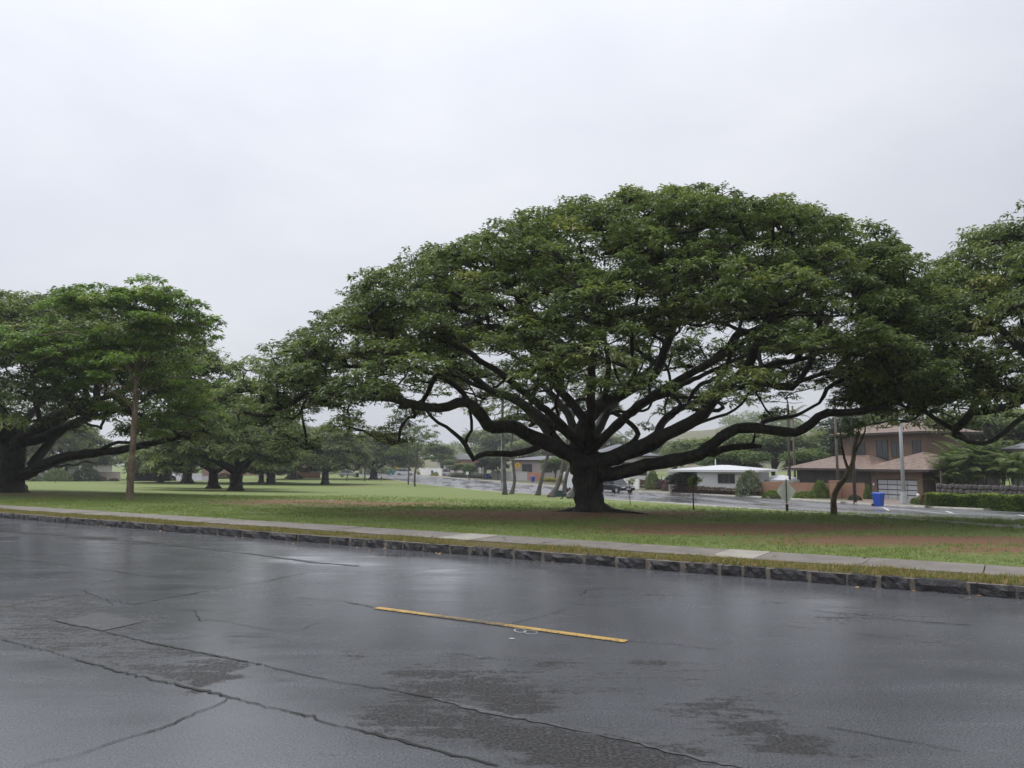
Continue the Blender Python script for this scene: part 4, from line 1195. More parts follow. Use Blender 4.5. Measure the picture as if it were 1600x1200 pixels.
def palm(pts, Y0, dy, label, r0=.17, base=1.9, nfr=15, group='leaning coconut palms by the far road', fs=1.0):
    k = len(pts); W_ = np.array([at(u, v, Y0 + dy * i / (k - 1)) for i, (u, v) in enumerate(pts)])
    b0 = W_[0].copy(); b0[2] = zt(b0[0], b0[1]) - .1; W_[0] = b0
    root = thing('palm_tree', label, 'palm tree', b0 + [0, 0, .1], group=group); o = b0 + [0, 0, .1]
    C = catmull(W_, 5); n = len(C)
    rr = [r0 * (1 + (base - 1) * math.exp(-max(0, c[2] - o[2]) / .55) - .25 * i / n) for i, c in enumerate(C)]
    MB().tube([c - o for c in C], rr, 9).build('trunk', BARK_PALM, root, smooth=True)
    top = C[-1] - o
    for j in range(nfr):
        el = .75 - 1.5 * (j / nfr); az = j * 2.4 + rp.uniform(-.2, .2)
        f = link('frond', FR[j % 3], None, root, top); f.rotation_euler = (0, -el, az); f.scale = (fs,) * 3
    return root


YP = G(840, 773)[1]
palm([(789, 773), (788, 735), (786, 700), (785, 650), (786, 610)], G(789, 773)[1], 1, 'straightest coconut palm, first from the light pole')
palm([(799, 772), (804, 750), (801, 718), (799, 690), (806, 660), (812, 625)], G(799, 772)[1], 2, 'thin coconut palm with swollen base beside the straightest palm', r0=.15)
palm([(840, 774), (847, 745), (855, 715), (868, 670), (880, 620), (890, 590)], G(840, 774)[1], 1, 'coconut palm leaning right with bulbous base, third from the light pole')
palm([(860, 777), (872, 757), (880, 725), (886, 690), (900, 640), (930, 590)], G(860, 777)[1], 1, 'coconut palm with swept base beside the dark green box', base=2.4)
palm([(881, 776), (884, 748), (894, 715), (908, 680), (940, 625), (965, 585)], G(881, 776)[1], 2, 'coconut palm behind the seated person, nearer the white van')
palm([(893, 779), (900, 755), (903, 730), (918, 690), (950, 630), (985, 578)], G(893, 779)[1], 0, 'coconut palm the seated person leans on, beside the huge trunk')


def slender(pts, Y0, label, r0, blobs, leaf, name='young_tree', K=14, L=.16, Rp=.4, bark=BARK_GREY, branches=(), per=7, spacing=.3):
    rr = np.random.default_rng(abs(hash(label)) % 9973 if False else len(label) * 31 + int(pts[0][0]))
    b0 = G(*pts[0]); root = thing(name, label, 'tree', b0); S = Skel(4000)
    i0 = S.add(b0 - np.array([0, 0, .15]), -1, r0 * 1.4, False)
    S.chain(np.vstack([b0] + [at(u, v, b0[1]) for u, v in pts[1:]]), i0, r0 * 1.1, r0 * .45, rr, .15, .004)
    for q in branches: limb(S, q, b0[1], (0, rr.uniform(-.5, .5)), None, r0 * .6, r0 * .25, rr, .006)
    B = []
    for u, v, du, dv, n in blobs:
        for _ in range(n): q = rr.normal(0, .5, 3); B.append(at(u + du * q[0], v + dv * q[1], b0[1] + du * .8 * b0[1] / FPX * q[2]))
    finish_tree(root, S, rr, spaced(np.array(B), spacing), (bark, leaf), Rp, per, K, L, r0 * .1, b0, flat=.25, twigs=1)
    return root


slender([(1304, 806), (1303, 782), (1309, 763), (1322, 745), (1333, 722), (1336, 698), (1342, 675)], 0, 'leaning young tree with bare crooked trunk on the lawn beside the diamond sign', .105,
        [(1318, 668, 26, 12, 14), (1338, 672, 16, 8, 5)], LEAF_LIGHT, L=.13, bark=bark_mat('bark_mossy', (.09, .07, .05), (.26, .20, .14), .5, .75),
        branches=[[(1326, 735), (1319, 715), (1315, 690), (1312, 668)], [(1334, 712), (1345, 690), (1352, 672)]])
slender([(638, 757), (638, 735), (637, 712), (636, 690), (634, 678)], 0, 'thin upright young tree, left one of a close pair by the far road', .11, [(630, 690, 26, 16, 16), (640, 676, 24, 12, 14), (622, 702, 18, 12, 8)], LEAF_LIGHT, L=.22, Rp=.6, spacing=.55)
slender([(648, 760), (648, 742), (651, 722), (652, 700), (655, 684)], 0, 'thin forked young tree, right one of a close pair by the far road', .13, [(660, 680, 34, 16, 26), (672, 694, 24, 14, 16), (650, 672, 24, 10, 14), (664, 712, 14, 8, 6)], LEAF_LIGHT, L=.22, Rp=.6, spacing=.55,
        branches=[[(652, 732), (660, 724), (666, 716)], [(652, 705), (662, 692), (670, 684)], [(651, 722), (648, 700), (646, 685)]])
slender([(985, 789), (984, 775), (983, 762), (984, 750)], 0, 'leafless-looking sapling stake on the lawn nearest the huge trunk', .022, [(987, 752, 7, 6, 5)], LEAF_LIGHT, L=.11, Rp=.12, spacing=.08, K=8, name='sapling')
slender([(1084, 798), (1083, 780), (1083, 765), (1086, 750)], 0, 'thin sapling with bright green tuft on the lawn before the white house', .03, [(1087, 748, 8, 6, 8), (1080, 754, 6, 5, 4)], LEAF_LIGHT, L=.11, Rp=.14, spacing=.08, K=10, name='sapling')
slender([(541, 751), (544, 740), (548, 725)], 0, 'small leaning tree stem by the parked silver car', .10, [(552, 705, 20, 12, 10)], LEAF_FAR, L=.3, Rp=.7, spacing=.6)
slender([(86, 755), (86, 748), (87, 742)], 0, 'tiny bare sapling on the lawn before the columned house', .03, [(88, 747, 6, 5, 6)], LEAF_PALE, L=.16, Rp=.16, spacing=.1, K=8, name='sapling')

# ------------------------------------------------------------------ buildings across the road
M_ORANGE = mat('ochre_render', (0.33, 0.185, 0.12), 0.75, 0.15, .8, 0.01, 12)
M_BROWN = mat('brown_wall', (0.15, 0.10, 0.072), 0.75, 0.15, .8)
M_DBROWN = mat('dark_brown', (0.045, 0.035, 0.030), 0.7, 0.2, 1.5)
M_SHAKE = mat('wood_shake', (0.17, 0.115, 0.088), 0.6, 0.5, 2.6, 0.05, 5)
M_WHITE = mat('white_wall', (0.76, 0.76, 0.74), 0.6, 0.05, .5)
M_ROOFW = mat('white_roof', (0.58, 0.59, 0.61), 0.4, 0.05, .5)
M_GREYR = mat('grey_roof', (0.13, 0.135, 0.15), 0.5, 0.2, 1.0, 0.03, 5)
M_GLASS = mat('dark_glass', (0.03, 0.035, 0.04), 0.12, 0.1, 1.0)
M_FROST = mat('frosted_pane', (0.42, 0.44, 0.47), 0.25, 0.06, .7)
M_BLACK = mat('black_metal', (0.015, 0.015, 0.016), 0.4, 0.2, 4)
M_GREYW = mat('grey_wall', (0.42, 0.41, 0.40), 0.7, 0.1, .6)
M_PINK = mat('pink_wall', (0.42, 0.26, 0.22), 0.7, 0.1, .6)
M_PALEP = mat('pale_pink_wall', (0.46, 0.40, 0.37), 0.7, 0.1, .6)
M_BRICK = mat('orange_brick', (0.35, 0.17, 0.10), 0.8, 0.2, 2.5)
M_REDR = mat('red_roof', (0.22, 0.10, 0.075), 0.6, 0.2, 2.0)
M_LAVA = mat('lava_rock', (0.075, 0.068, 0.064), 0.7, 0.45, 5, 0.05, 9)
M_STEEL = mat('galvanised', (0.42, 0.43, 0.44), 0.45, 0.12, 2.0, metal=0.3)
M_WOODP = mat('pole_wood', (0.13, 0.105, 0.08), 0.8, 0.25, 3.0)
M_CONC = mat('driveway', (0.26, 0.20, 0.17), 0.35, 0.2, .8, 0.01, 20)


class House:
    def __init__(s, name, label, A, B, cat='house'):
        A, B = np.array(A), np.array(B); s.W = float(np.linalg.norm((B - A)[:2])); s.rz = math.atan2(B[1] - A[1], B[0] - A[0])
        z = float(min(zt(A[0], A[1]), zt(B[0], B[1]))); s.root = thing(name, label, cat, (A[0], A[1], z), s.rz)
    def box(s, name, x0, x1, y0, y1, z0, z1, m, parent=None, bevel=0): return MB().box(x0, x1, y0, y1, z0, z1).build(name, m, parent or s.root, bevel=bevel)
    def wall(s, x0, x1, y0, y1, z1, m, name='wall'): return s.box(name, x0, x1, y0, y1, -.6, z1, m)
    def hip(s, x0, x1, y0, y1, z, h, ov, m, gable=False, fas=None, name='roof'):
        x0, x1, y0, y1 = x0 - ov, x1 + ov, y0 - ov, y1 + ov
        if (x1 - x0) >= (y1 - y0):
            r = 0 if gable else min((y1 - y0) / 2, (x1 - x0) / 2 - .01); R_ = [(x0 + r, (y0 + y1) / 2, z + h), (x1 - r, (y0 + y1) / 2, z + h)]
            F = [(0, 1, 5, 4), (1, 2, 5), (2, 3, 4, 5), (3, 0, 4)]
        else:
            r = 0 if gable else (x1 - x0) / 2; R_ = [((x0 + x1) / 2, y0 + r, z + h), ((x0 + x1) / 2, y1 - r, z + h)]
            F = [(0, 1, 4), (1, 2, 5, 4), (2, 3, 5), (3, 0, 4, 5)]
        m_ = MB(); m_.poly([(x0, y0, z), (x1, y0, z), (x1, y1, z), (x0, y1, z)] + R_, F + [(3, 2, 1, 0)])
        o = m_.build(name, m, s.root)
        MB().box(x0 + .02, x1 - .02, y0 + .02, y1 - .02, z - .2, z - .003).build('fascia', fas or M_DBROWN, o)
        return o
    def window(s, x0, x1, z0, z1, y=0.0, cols=2, frame=None, pane=None, name='window'):
        w = .06; m_ = MB()
        m_.box(x0, x1, y - .05, y - .003, z0, z0 + w).box(x0, x1, y - .05, y - .003, z1 - w, z1)
        for i in range(cols + 1):
            x = x0 + (x1 - x0 - w) * i / cols; m_.box(x, x + w, y - .048, y - .004, z0 + w, z1 - w)
        o = m_.build(name, frame or M_DBROWN, s.root)
        for i in range(cols):
            a = x0 + (x1 - x0 - w) * i / cols + w; b = x0 + (x1 - x0 - w) * (i + 1) / cols
            MB().box(a, b, y - .025, y - .006, z0 + w, z1 - w).build('pane', pane or M_GLASS, o)
        return o


# brown shingle-roofed house with garage
A, B = G(1363, 780), G(1443, 784); sA = A[1] / FPX
H = House('brown_house', 'brown two-storey house with shake roof and gridded garage door', A, B); W_ = H.W; gh = 43 * sA
H.wall(0, .11 * W_, 0, 6, gh, M_BROWN); H.wall(.90 * W_, W_, 0, 6, gh, M_BROWN, 'wall'); H.box('lintel', .11 * W_, .90 * W_, 0, .3, 31.5 * sA, gh, M_BROWN); H.wall(.11 * W_, .90 * W_, .35, 5.9, gh - .02, M_DBROWN, 'garage_interior')
gd = H.box('garage_door', .11 * W_ + .003, .90 * W_ - .003, .12, .2, 0, 31.5 * sA - .003, M_BLACK)
gx0, gx1, gz1 = .11 * W_, .90 * W_, 31.5 * sA
for i in range(4):
    for j in range(4):
        cw, ch = (gx1 - gx0 - .1) / 4, (gz1 - .1) / 4
        MB().box(gx0 + .08 + i * cw, gx0 + .02 + (i + 1) * cw, .09, .119, .09 + j * ch, .01 + (j + 1) * ch).build('pane', M_FROST, gd)
H.hip(0, W_ + .6, 0, 6.6, gh + .2, 26 * sA, .8, M_SHAKE)
H.wall(-11, -1.2, 1.2, 7, gh, M_DBROWN); H.hip(-11, -1.2, 1.2, 7, gh + .23, 22 * sA, .9, M_SHAKE)
uh = 5.3 * sA * 1208 / 63.
H.wall(-8, 1.8, 4.6, 10.5, uh, M_BROWN, 'upper_wall'); H.hip(-8, 1.8, 4.6, 10.5, uh + .2, 1.2, .9, M_SHAKE)
H.wall(W_ + .02, W_ + 2.0, 1.5, 6.6, gh, M_DBROWN, 'side_wall')
for a, b, c, d in ((-6.6, -5.0, .66, .88), (-3.6, -2.2, .58, .92), (-1.8, -.6, .64, .88), (.6, 1.6, .62, .9)): H.window(a, b, c * uh, d * uh, 4.6)
H.box('eave_post', W_ + 1.9, W_ + 2.02, -.2, -.08, 0, gh + .1, M_WOODP)
H.box('wall_lamp', -.0 + .25, .37, -.12, -.003, 1.3 * gh / 2.6, 1.5 * gh / 2.6, M_WHITE)
ribbon('driveway', np.array([G(1312, 786)[:2], G(1345, 781)[:2], A[:2] + (A - B)[:2] * .05]), np.array([G(1425, 792)[:2], G(1436, 788)[:2], B[:2]]), M_CONC, .115)

# ochre garden walls
def slabwall(name, label, A, B, h, th, m, cap=None, cat='wall', ret=None):
    H_ = House(name, label, A, B, cat); H_.wall(0, H_.W, 0, th, h, m, 'wall_panel')
    if cap: H_.box('coping', -.04, H_.W + .04, -.04, th + .04, h + .003, h + .09, cap)
    if ret: H_.wall(-.003 - th, -.003, 0, ret, h - .01, m, 'return_wall')
    return H_


slabwall('garden_wall', 'long ochre garden wall behind the diamond sign', G(1191, 776.5), G(1296, 780), 1.45, .25, M_ORANGE, ret=5)
slabwall('garden_wall', 'short ochre wall set back beside the garage', G(1312, 780.5), G(1352, 781.5), 1.5, .25, M_ORANGE)
H = House('gate_pillar', 'ochre gate pillar at the end of the long garden wall', G(1297, 780.5), G(1309, 781)); H.wall(.05, H.W, -.1, .5, 1.6, M_ORANGE, 'shaft'); H.box('cap', 0, H.W + .05, -.15, .55, 1.603, 1.7, M_ORANGE)
# low white carport roof behind the wall
H = House('carport', 'low white carport roof showing above the long ochre wall', at(1205, 770, 82), at(1262, 770, 82)); zc = at(1235, 750, 82)[2] - H.root.location.z
H.hip(0, H.W, 0, 5, zc, .5, .2, M_ROOFW, fas=M_WHITE)
for x in (.3, H.W - .4): H.wall(x, x + .15, .2, .35, zc - .21, M_WHITE, 'post'); H.wall(x, x + .15, 4.5, 4.65, zc - .21, M_WHITE, 'post')
# white bungalow
A, B = at(1090, 770, 82), at(1176, 770, 79); H = House('white_house', 'white single-storey house with flat white roof behind shrubs', A, B); hw = 35 * A[1] / FPX
H.wall(0, H.W, 0, 7, hw, M_WHITE); H.wall(-4, -.02, 2.2, 7, hw - .02, M_GREYW, 'side_wall'); H.hip(-2.2, H.W + .1, 0, 7, hw + .2, .5, .75, M_ROOFW, fas=M_WHITE)
f0, f1 = (1131 - 1097) / 89., (1159 - 1097) / 89.
H.window(f0 * H.W, f1 * H.W, hw * .5, hw * .92, 0, 3, M_GREYR); H.window(-3.0, -1.6, .1, hw * .85, 2.2, 1, M_GREYR, name='door')
MB().tube([(1.0, 3.2, hw + .6), (1.0, 3.2, hw + 1.3)], .06, 6).build('vent_pipe', M_WHITE, H.root)
# fences and walls left of it
def panel_fence(name, label, A, B, h, n, m):
    H_ = House(name, label, A, B, 'fence'); w = H_.W / n
    for i in range(n): H_.wall(i * w + .05, (i + 1) * w - .05, .03, .09, h, m, 'panel')
    for i in range(n + 1): H_.wall(i * w - .05, i * w + .05, 0, .12, h + .08, M_GREYR, 'post')
    return H_


panel_fence('panel_fence', 'white panel fence with dark posts beside the white house', at(1034, 770, G(1040, 767)[1] + 6), at(1082, 770, G(1082, 768)[1] + 4), 1.55, 5, M_WHITE)
slabwall('garden_wall', 'bright white garden wall beside the dark oncoming car', G(974, 764), G(998, 765.5), 1.3, .2, M_WHITE)
slabwall('garden_wall', 'pale grey garden wall behind the light pole and palms', G(768, 749.5), G(824, 751.5), 1.6, .2, M_GREYW, M_GREYW)
slabwall('garden_wall', 'orange brick wall section beside a blue bin', G(825, 751.6), G(846, 752.4), 1.6, .25, M_BRICK)
slabwall('garden_wall', 'long low white wall beside the far parked cars', G(655, 742), G(690, 744.5), 1.9, .25, M_WHITE)
slabwall('garden_wall', 'cream wall with gate opening right of the far blue bin', G(697, 743.5), G(722, 745.5), 1.5, .25, M_PALEP)

# lava-rock wall on the right
A, B = G(1462, 786), G(1640, 794); H = House('rock_wall', 'dark lava-rock retaining wall behind the clipped hedge', A, B, 'wall'); hh = 30 * A[1] / FPX
H.wall(0, H.W, .12, .6, hh - .03, M_DBROWN, 'wall_core')
rs = np.random.default_rng(5); sm = []
for k in range(5):
    bm = bmesh.new(); bmesh.ops.create_icosphere(bm, subdivisions=1, radius=.5)
    for v in bm.verts: v.co = Vector([math.copysign(abs(c * 2) ** .6 / 2, c) for c in v.co]) * (1 + rs.normal(0, .06))
    me = bpy.data.meshes.new('stone'); bm.to_mesh(me); bm.free(); me.materials.append(M_LAVA); sm.append(me)
rows = 4
for r in range(rows):
    x = 0
    while x < H.W:
        w = rs.uniform(.3, .62); o = link('stone', sm[rs.integers(5)], None, H.root, (x + w / 2, .12, (r + .5) * hh / rows + rs.normal(0, .02)))
        o.scale = (w * 1.02, .3, hh / rows * 1.06); o.rotation_euler = (0, rs.normal(0, .15), 0); x += w
# white house beyond the areca palms
H = House('white_house', 'blank white house wall at the right edge behind feathery palms', at(1584, 770, 62), at(1680, 770, 57)); H.wall(0, H.W, 0, 8, 4.2, M_WHITE); H.hip(0, H.W, 0, 8, 4.4, 1.2, .6, M_GREYR); H.window(3, 4.2, 1.2, 2.4)

# houses farther off
def far_house(name, label, u0, u1, Y, v_eave, v_top, wallm, roofm, depth=9, wins=((.15, .3), (.45, .6), (.75, .88)), gable=False, Y1=None, ov=.8, garage=False):
    A, B = at(u0, 740, Y), at(u1, 740, Y1 or Y); H_ = House(name, label, A, B); s = Y / FPX
    he = (HORIZ - v_eave) * s + CAM_H - H_.root.location.z; ht = (HORIZ - v_top) * s + CAM_H - H_.root.location.z
    H_.wall(0, H_.W, 0, depth, he - .2, wallm); H_.hip(0, H_.W, 0, depth, he, ht - he, ov, roofm, gable)
    for a, b in wins: H_.window(a * H_.W, b * H_.W, he * .35, he * .78, 0, 2)
    return H_


far_house('grey_roof_house', 'house with broad grey roof seen past the huge trunk', 928, 1022, 112, 712, 693, M_WHITE, M_GREYR, 14)
far_house('pale_house', 'pale pinkish low house behind the yellow crossing sign', 800, 905, 155, 718.5, 712, M_PALEP, M_GREYR, 12)
H = far_house('white_roof_house', 'far white house with stepped white roofs and brown band', 696, 752, 205, 718, 709, M_PALEP, M_ROOFW, 14, gable=True)
H.box('brown_band', -.4, H.W + .4, -1.6, -.82, (HORIZ - 724) * .17 + 3.3, (HORIZ - 718.5) * .17 + 3.3, M_REDR)
for i in range(4): H.wall(H.W * (.05 + .3 * i), H.W * (.05 + .3 * i) + .4, -1.5, -1.1, (HORIZ - 724) * .17 + 3.29, M_WHITE, 'column')
far_house('white_gable_house', 'small far house with arched white roof beside the slender trees', 683, 700, 225, 720, 714, M_WHITE, M_ROOFW, 12, wins=((.3, .6),))
H = far_house('columned_house', 'pale house with dark windows and white columns behind the left edge tree', 18, 128, 160, 724, 714, M_GREYW, M_GREYR, 12, wins=((.1, .22), (.36, .5), (.66, .8)))
for i in range(5): H.wall(H.W * (.02 + .24 * i), H.W * (.02 + .24 * i) + .35, -.7, -.35, (HORIZ - 724) * .132 + 3.1, M_WHITE, 'column')
slabwall('garden_wall', 'pinkish wall seen left of the young bright tree trunk', G(152, 750.5), G(186, 751), 1.5, .25, M_PALEP, M_PALEP)
far_house('pink_house', 'long pink house with red roof seen between the grove trunks', 316, 420, 200, 722, 712, M_PINK, M_REDR, 12)
far_house('brown_roof_house', 'low house with red-brown roof behind the far grove', 440, 505, 215, 733, 726, M_PALEP, M_REDR, 12)
H = House('tan_hut', 'tan rounded hut glimpsed between two grove trunks', G(401, 746), G(414, 746)); H.wall(0, H.W, 0, 4, 2.2, M_PALEP); H.hip(0, H.W, 0, 4, 2.4, 1.0, .3, M_BRICK)
slabwall('garden_wall', 'far low wall with planting right of the grove', G(455, 747), G(500, 747), 1.3, .3, M_BRICK)
# ------------------------------------------------------------------ shrubs and trees across the road
bush(1100, 770, 52, 24, LEAF_LIGHT, 'light green mounded shrub before the white house', n=3000)
bush(1140, 772, 40, 14, LEAF_LIGHT, 'low green shrub under the white house window')
bush(1172, 776, 44, 46, LEAF_PALE, 'tall pale speckled shrub at the corner of the white house', n=3000)
bush(1208, 779, 34, 14, LEAF_HEDGE, 'low leafy shrub at the left end of the long ochre wall')
bush(1262, 780, 44, 15, LEAF_HEDGE, 'low leafy shrub before the long ochre wall, right of the diamond sign')
bush(1284, 780, 30, 34, LEAF_HEDGE, 'taller yellow-green shrub spilling over the long ochre wall', n=3000)
bush(1336, 784, 22, 12, LEAF_DARK, 'small dark shrub in front of the short ochre wall')
bush(1356, 782, 14, 26, LEAF_LIGHT, 'small bright plant beside the garage corner')
bush(1432, 790, 24, 13, LEAF_HEDGE, 'yellow-green shrub at the foot of the grey light pole', n=3000)
bush(1450, 791, 22, 24, LEAF_RED, 'reddish shrub between the light pole and the clipped hedge', n=3000)
bush(1004, 763, 26, 16, LEAF_RED, 'rusty low shrub left of the pink-flowered one')
bush(1020, 766, 26, 34, LEAF_FAR, 'grey-green shrub by the white panel fence')
bush(1032, 766, 34, 20, LEAF_PINK, 'purple-pink flowering shrub by the white panel fence')
bush(1048, 768, 30, 12, LEAF_RED, 'brownish shrub below the white panel fence')
bush(683, 744, 22, 7, LEAF_YELLOW, 'bright yellow shrub by the far road')
bush(660, 742, 18, 5, LEAF_LIGHT, 'low green shrub beside the far blue bin')
bush(90, 752, 44, 22, LEAF_FAR, 'grey-green shrub in front of the columned house')
bush(45, 752, 50, 14, LEAF_PALE, 'low pale shrub left in front of the columned house')
bush(135, 752, 44, 26, LEAF_DARK, 'dark shrub between columned house and pinkish wall')
bush(160, 752, 14, 8, LEAF_RED, 'small rounded reddish shrub before the pinkish wall')
bush(178, 752, 16, 5, LEAF_RED, 'tiny reddish shrub right before the pinkish wall')
bush(460, 748, 30, 9, LEAF_LIGHT, 'light shrub beneath the far grove')
bush(268, 751, 14, 9, LEAF_DARK, 'low dark clipped shrub at the side street corner')
bush(350, 748, 26, 10, LEAF_RED, 'russet shrub beyond the two forked trees')
bush(585, 742, 60, 16, LEAF_FAR, 'hazy shrub mass left of the far yellow sign', dY=20)
bush(620, 741, 40, 22, LEAF_FAR, 'hazy shrub mass behind the far yellow sign', dY=25)
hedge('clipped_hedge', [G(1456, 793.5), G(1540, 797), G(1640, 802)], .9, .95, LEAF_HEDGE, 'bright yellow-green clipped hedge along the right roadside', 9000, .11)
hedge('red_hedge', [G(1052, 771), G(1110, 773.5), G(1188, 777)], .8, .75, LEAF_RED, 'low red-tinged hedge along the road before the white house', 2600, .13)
hedge('low_hedge', [G(846, 753), G(888, 756)], .9, .75, LEAF_YELLOW, 'low yellow-green hedge behind the leaning palms', 900, .16)
hedge('dark_hedge', [G(205, 751.5), G(266, 751.5)], 1.2, 1.75, LEAF_DARK, 'dark clipped hedge behind the young bright tree', 2600, .18)
hedge('dark_hedge', [G(706, 746.5), G(768, 749)], 1.0, 1.0, LEAF_DARK, 'dark low hedge left of the pale grey wall', 1200, .2)
for i, (u, v, dy, s_, lab) in enumerate(((1478, 787, 3.5, .85, 'feathery palm clump nearest the brown house'), (1505, 788, 3.0, 1.1, 'arching feathery palm clump behind the rock wall, second from the brown house'), (1535, 789, 3.2, 1.15, 'tallest feathery palm clump behind the rock wall'), (1563, 790, 3.0, 1.05, 'feathery palm clump before the blank white wall'), (1592, 791, 2.2, .95, 'feathery palm clump cut by the right edge'))):
    p = G(u, v); p = np.array([p[0] * (p[1] + dy) / p[1], p[1] + dy, 0]); p[2] = zt(p[0], p[1])
    r = thing('areca_palm', lab, 'palm', p, group='feathery palm clumps behind the rock wall')
    st = MB(); ra = np.random.default_rng(200 + i)
    for k in range(9):
        a = ra.uniform(0, 6.28); q = ra.uniform(.1, .7); hh = ra.uniform(1.3, 3.0) * s_
        st.tube([(math.cos(a) * q * .4, math.sin(a) * q * .4, -.1), (math.cos(a) * q, math.sin(a) * q, hh)], [.05, .035], 5)
        for j in range(6):
            f = link('frond', FA[(j + k) % 2], None, r, (math.cos(a) * q, math.sin(a) * q, hh - .1)); f.rotation_euler = (ra.uniform(-.2, .2), -ra.uniform(.5, 1.25), a + j * 1.3 + ra.uniform(-.3, .3)); f.scale = (s_ * ra.uniform(.9, 1.25),) * 3
    st.build('stems', BARK_PALM, r)
gt = [('dark', 1062, 766, 46, 34, 'dark green tree left of the white house', 84), ('far', 1110, 760, 150, 76, 'tall shady tree behind the white house roof, leftmost', 118), ('light', 1150, 760, 110, 62, 'light green tree behind the white house roof', 105),
      ('far2', 1210, 765, 150, 92, 'broad tree behind the carport, tallest on the slope', 112), ('light', 1262, 765, 100, 66, 'light green tree between carport and brown house', 100), ('far', 1300, 765, 130, 90, 'tree rising behind the left wing of the brown house', 120),
      ('dark', 1180, 760, 120, 80, 'shadowy tree deep behind the carport', 140), ('dark', 1370, 765, 160, 120, 'dark tree rising behind the brown house', 110), ('far', 1460, 765, 140, 112, 'tree behind the right end of the brown house', 95), ('far2', 1560, 770, 170, 140, 'tall tree behind the feathery palms', 85),
      ('far', 1640, 770, 160, 130, 'tree beyond the blank white wall', 80),
      ('light', 868, 750, 60, 40, 'light green tree behind the leaning palms', 140), ('light', 900, 752, 50, 36, 'olive tree behind the white van', 135), ('round', 733, 745, 32, 26, 'small round-headed clipped tree by the dark low hedge', 150), ('dark', 757, 747, 40, 40, 'dark tree left of the light pole', 152), ('dark', 778, 747, 36, 38, 'dark tree right behind the light pole', 150),
      ('far', 704, 742, 30, 26, 'small hazy tree before the stepped white house', 195), ('far', 690, 740, 60, 52, 'loose hazy tree right of the slender pair', 200), ('far', 720, 742, 44, 22, 'low hazy tree by the cream gate wall', 185), ('far2', 815, 745, 80, 56, 'hazy tree above the pale low house', 200), ('far2', 770, 742, 100, 74, 'tall hazy tree behind the light pole', 230),
      ('far', 850, 742, 90, 52, 'hazy tree behind the pale low house', 235), ('far2', 905, 742, 90, 60, 'hazy treetop left of the broad grey roof', 220), ('far', 955, 742, 70, 66, 'hazy treetop above the broad grey roof', 210), ('far2', 1010, 742, 80, 56, 'hazy treetop right of the broad grey roof', 215), ('far', 1055, 745, 70, 60, 'tree on the far side of the panel fence', 130),
      ('far2', 640, 738, 80, 50, 'hazy tree behind the slender pair', 260), ('far', 600, 738, 80, 46, 'hazy tree behind the far yellow sign', 250), ('dark', 30, 748, 100, 64, 'dark tree above the columned house', 150), ('far', 140, 748, 80, 54, 'tree behind the pinkish wall', 150), ('far2', 200, 748, 90, 58, 'tree behind the dark clipped hedge', 155), ('far', 255, 745, 70, 46, 'hazy tree up the side street', 190), ('far2', 320, 744, 90, 52, 'hazy tree above the pink house', 225), ('far', 400, 744, 110, 60, 'hazy tree behind the tan hut', 240), ('far2', 480, 744, 120, 60, 'hazy tree above the red-brown roof', 245), ('far', 545, 742, 90, 50, 'hazy tree beyond the silver car', 240)]
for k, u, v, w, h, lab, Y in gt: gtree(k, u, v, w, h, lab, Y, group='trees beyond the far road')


def palm_far(u, vt, Y, label, h=None):
    p = at(u, 735, Y); z0 = float(zt(p[0], p[1])); top = at(u, vt, Y)[2] - z0
    r = thing('palm_tree', label, 'palm tree', (p[0], p[1], z0), group='distant palms above the roofs')
    MB().tube([(0, 0, -.3), (.1, 0, top * .5), (.3, 0, top)], [.25, .16, .13], 6).build('trunk', BARK_PALM, r)
    for j in range(13):
        f = link('frond', FR[j % 3], None, r, (.3, 0, top)); f.rotation_euler = (0, -(.8 - 1.5 * j / 13), j * 2.4); f.scale = (1.15,) * 3


palm_far(735, 678, 240, 'slim distant palm left of the tall conifer'); palm_far(976, 683, 190, 'bushy distant palm above the broad grey roof'); palm_far(1232, 655, 120, 'palm crown under the main canopy near the twin poles'); palm_far(950, 676, 215, 'distant palm behind the huge trunk')
p = at(759, 735, 225); r = thing('conifer', 'tall narrow distant conifer behind the light pole', 'tree', (p[0], p[1], float(zt(p[0], p[1]))))
MB().tube([(0, 0, -.3), (0, 0, 12)], [.25, .05], 6).build('trunk', BARK_GREY, r)
rc = np.random.default_rng(3); z_ = rc.uniform(2.5, 12.6, 420); w_ = (13 - z_) * .2 * (.6 + .4 * np.abs(np.sin(z_ * 3))); a_ = rc.uniform(0, 6.28, 420)
link('crown', leaf_mesh('crown', np.stack([np.cos(a_) * w_, np.sin(a_) * w_, z_], 1), rc, 5, .6, .4, (.3, -.6)), LEAF_FAR, r)

# ---- wooded hill at the back
def hill_z(u): return np.interp(u, [380, 520, 640, 760, 880, 960, 1060, 1180, 1300, 1450, 1650], [0, 3, 7, 11, 12, 10, 17, 24, 20, 26, 24])
us = np.linspace(360, 1700, 70); V = []; rows = 9
for j in range(rows):
    f = j / (rows - 1); Yh = 270 + 190 * f
    for u in us:
        q = at(u, 735, Yh); V.append((q[0], Yh, -1.9 + (hill_z(u) + 2.0 * math.sin(u * .021 + f * 4) + 1.2 * math.sin(u * .07 + 2)) * math.sin(min(1, f * 1.25) * math.pi / 2) ** 1.3))
I = np.arange(len(V)).reshape(rows, len(us)); F = np.stack([I[:-1, :-1], I[:-1, 1:], I[1:, 1:], I[1:, :-1]], -1).reshape(-1, 4)
hill = tag(link('hill', np_mesh('hill', V, F, True), mat('hillside', (0.17, 0.145, 0.09), 0.9, 0.3, .03, 0.6, .25, col2=(0.10, 0.12, 0.05))), kind='structure')
rh = np.random.default_rng(15); C = []; T = []
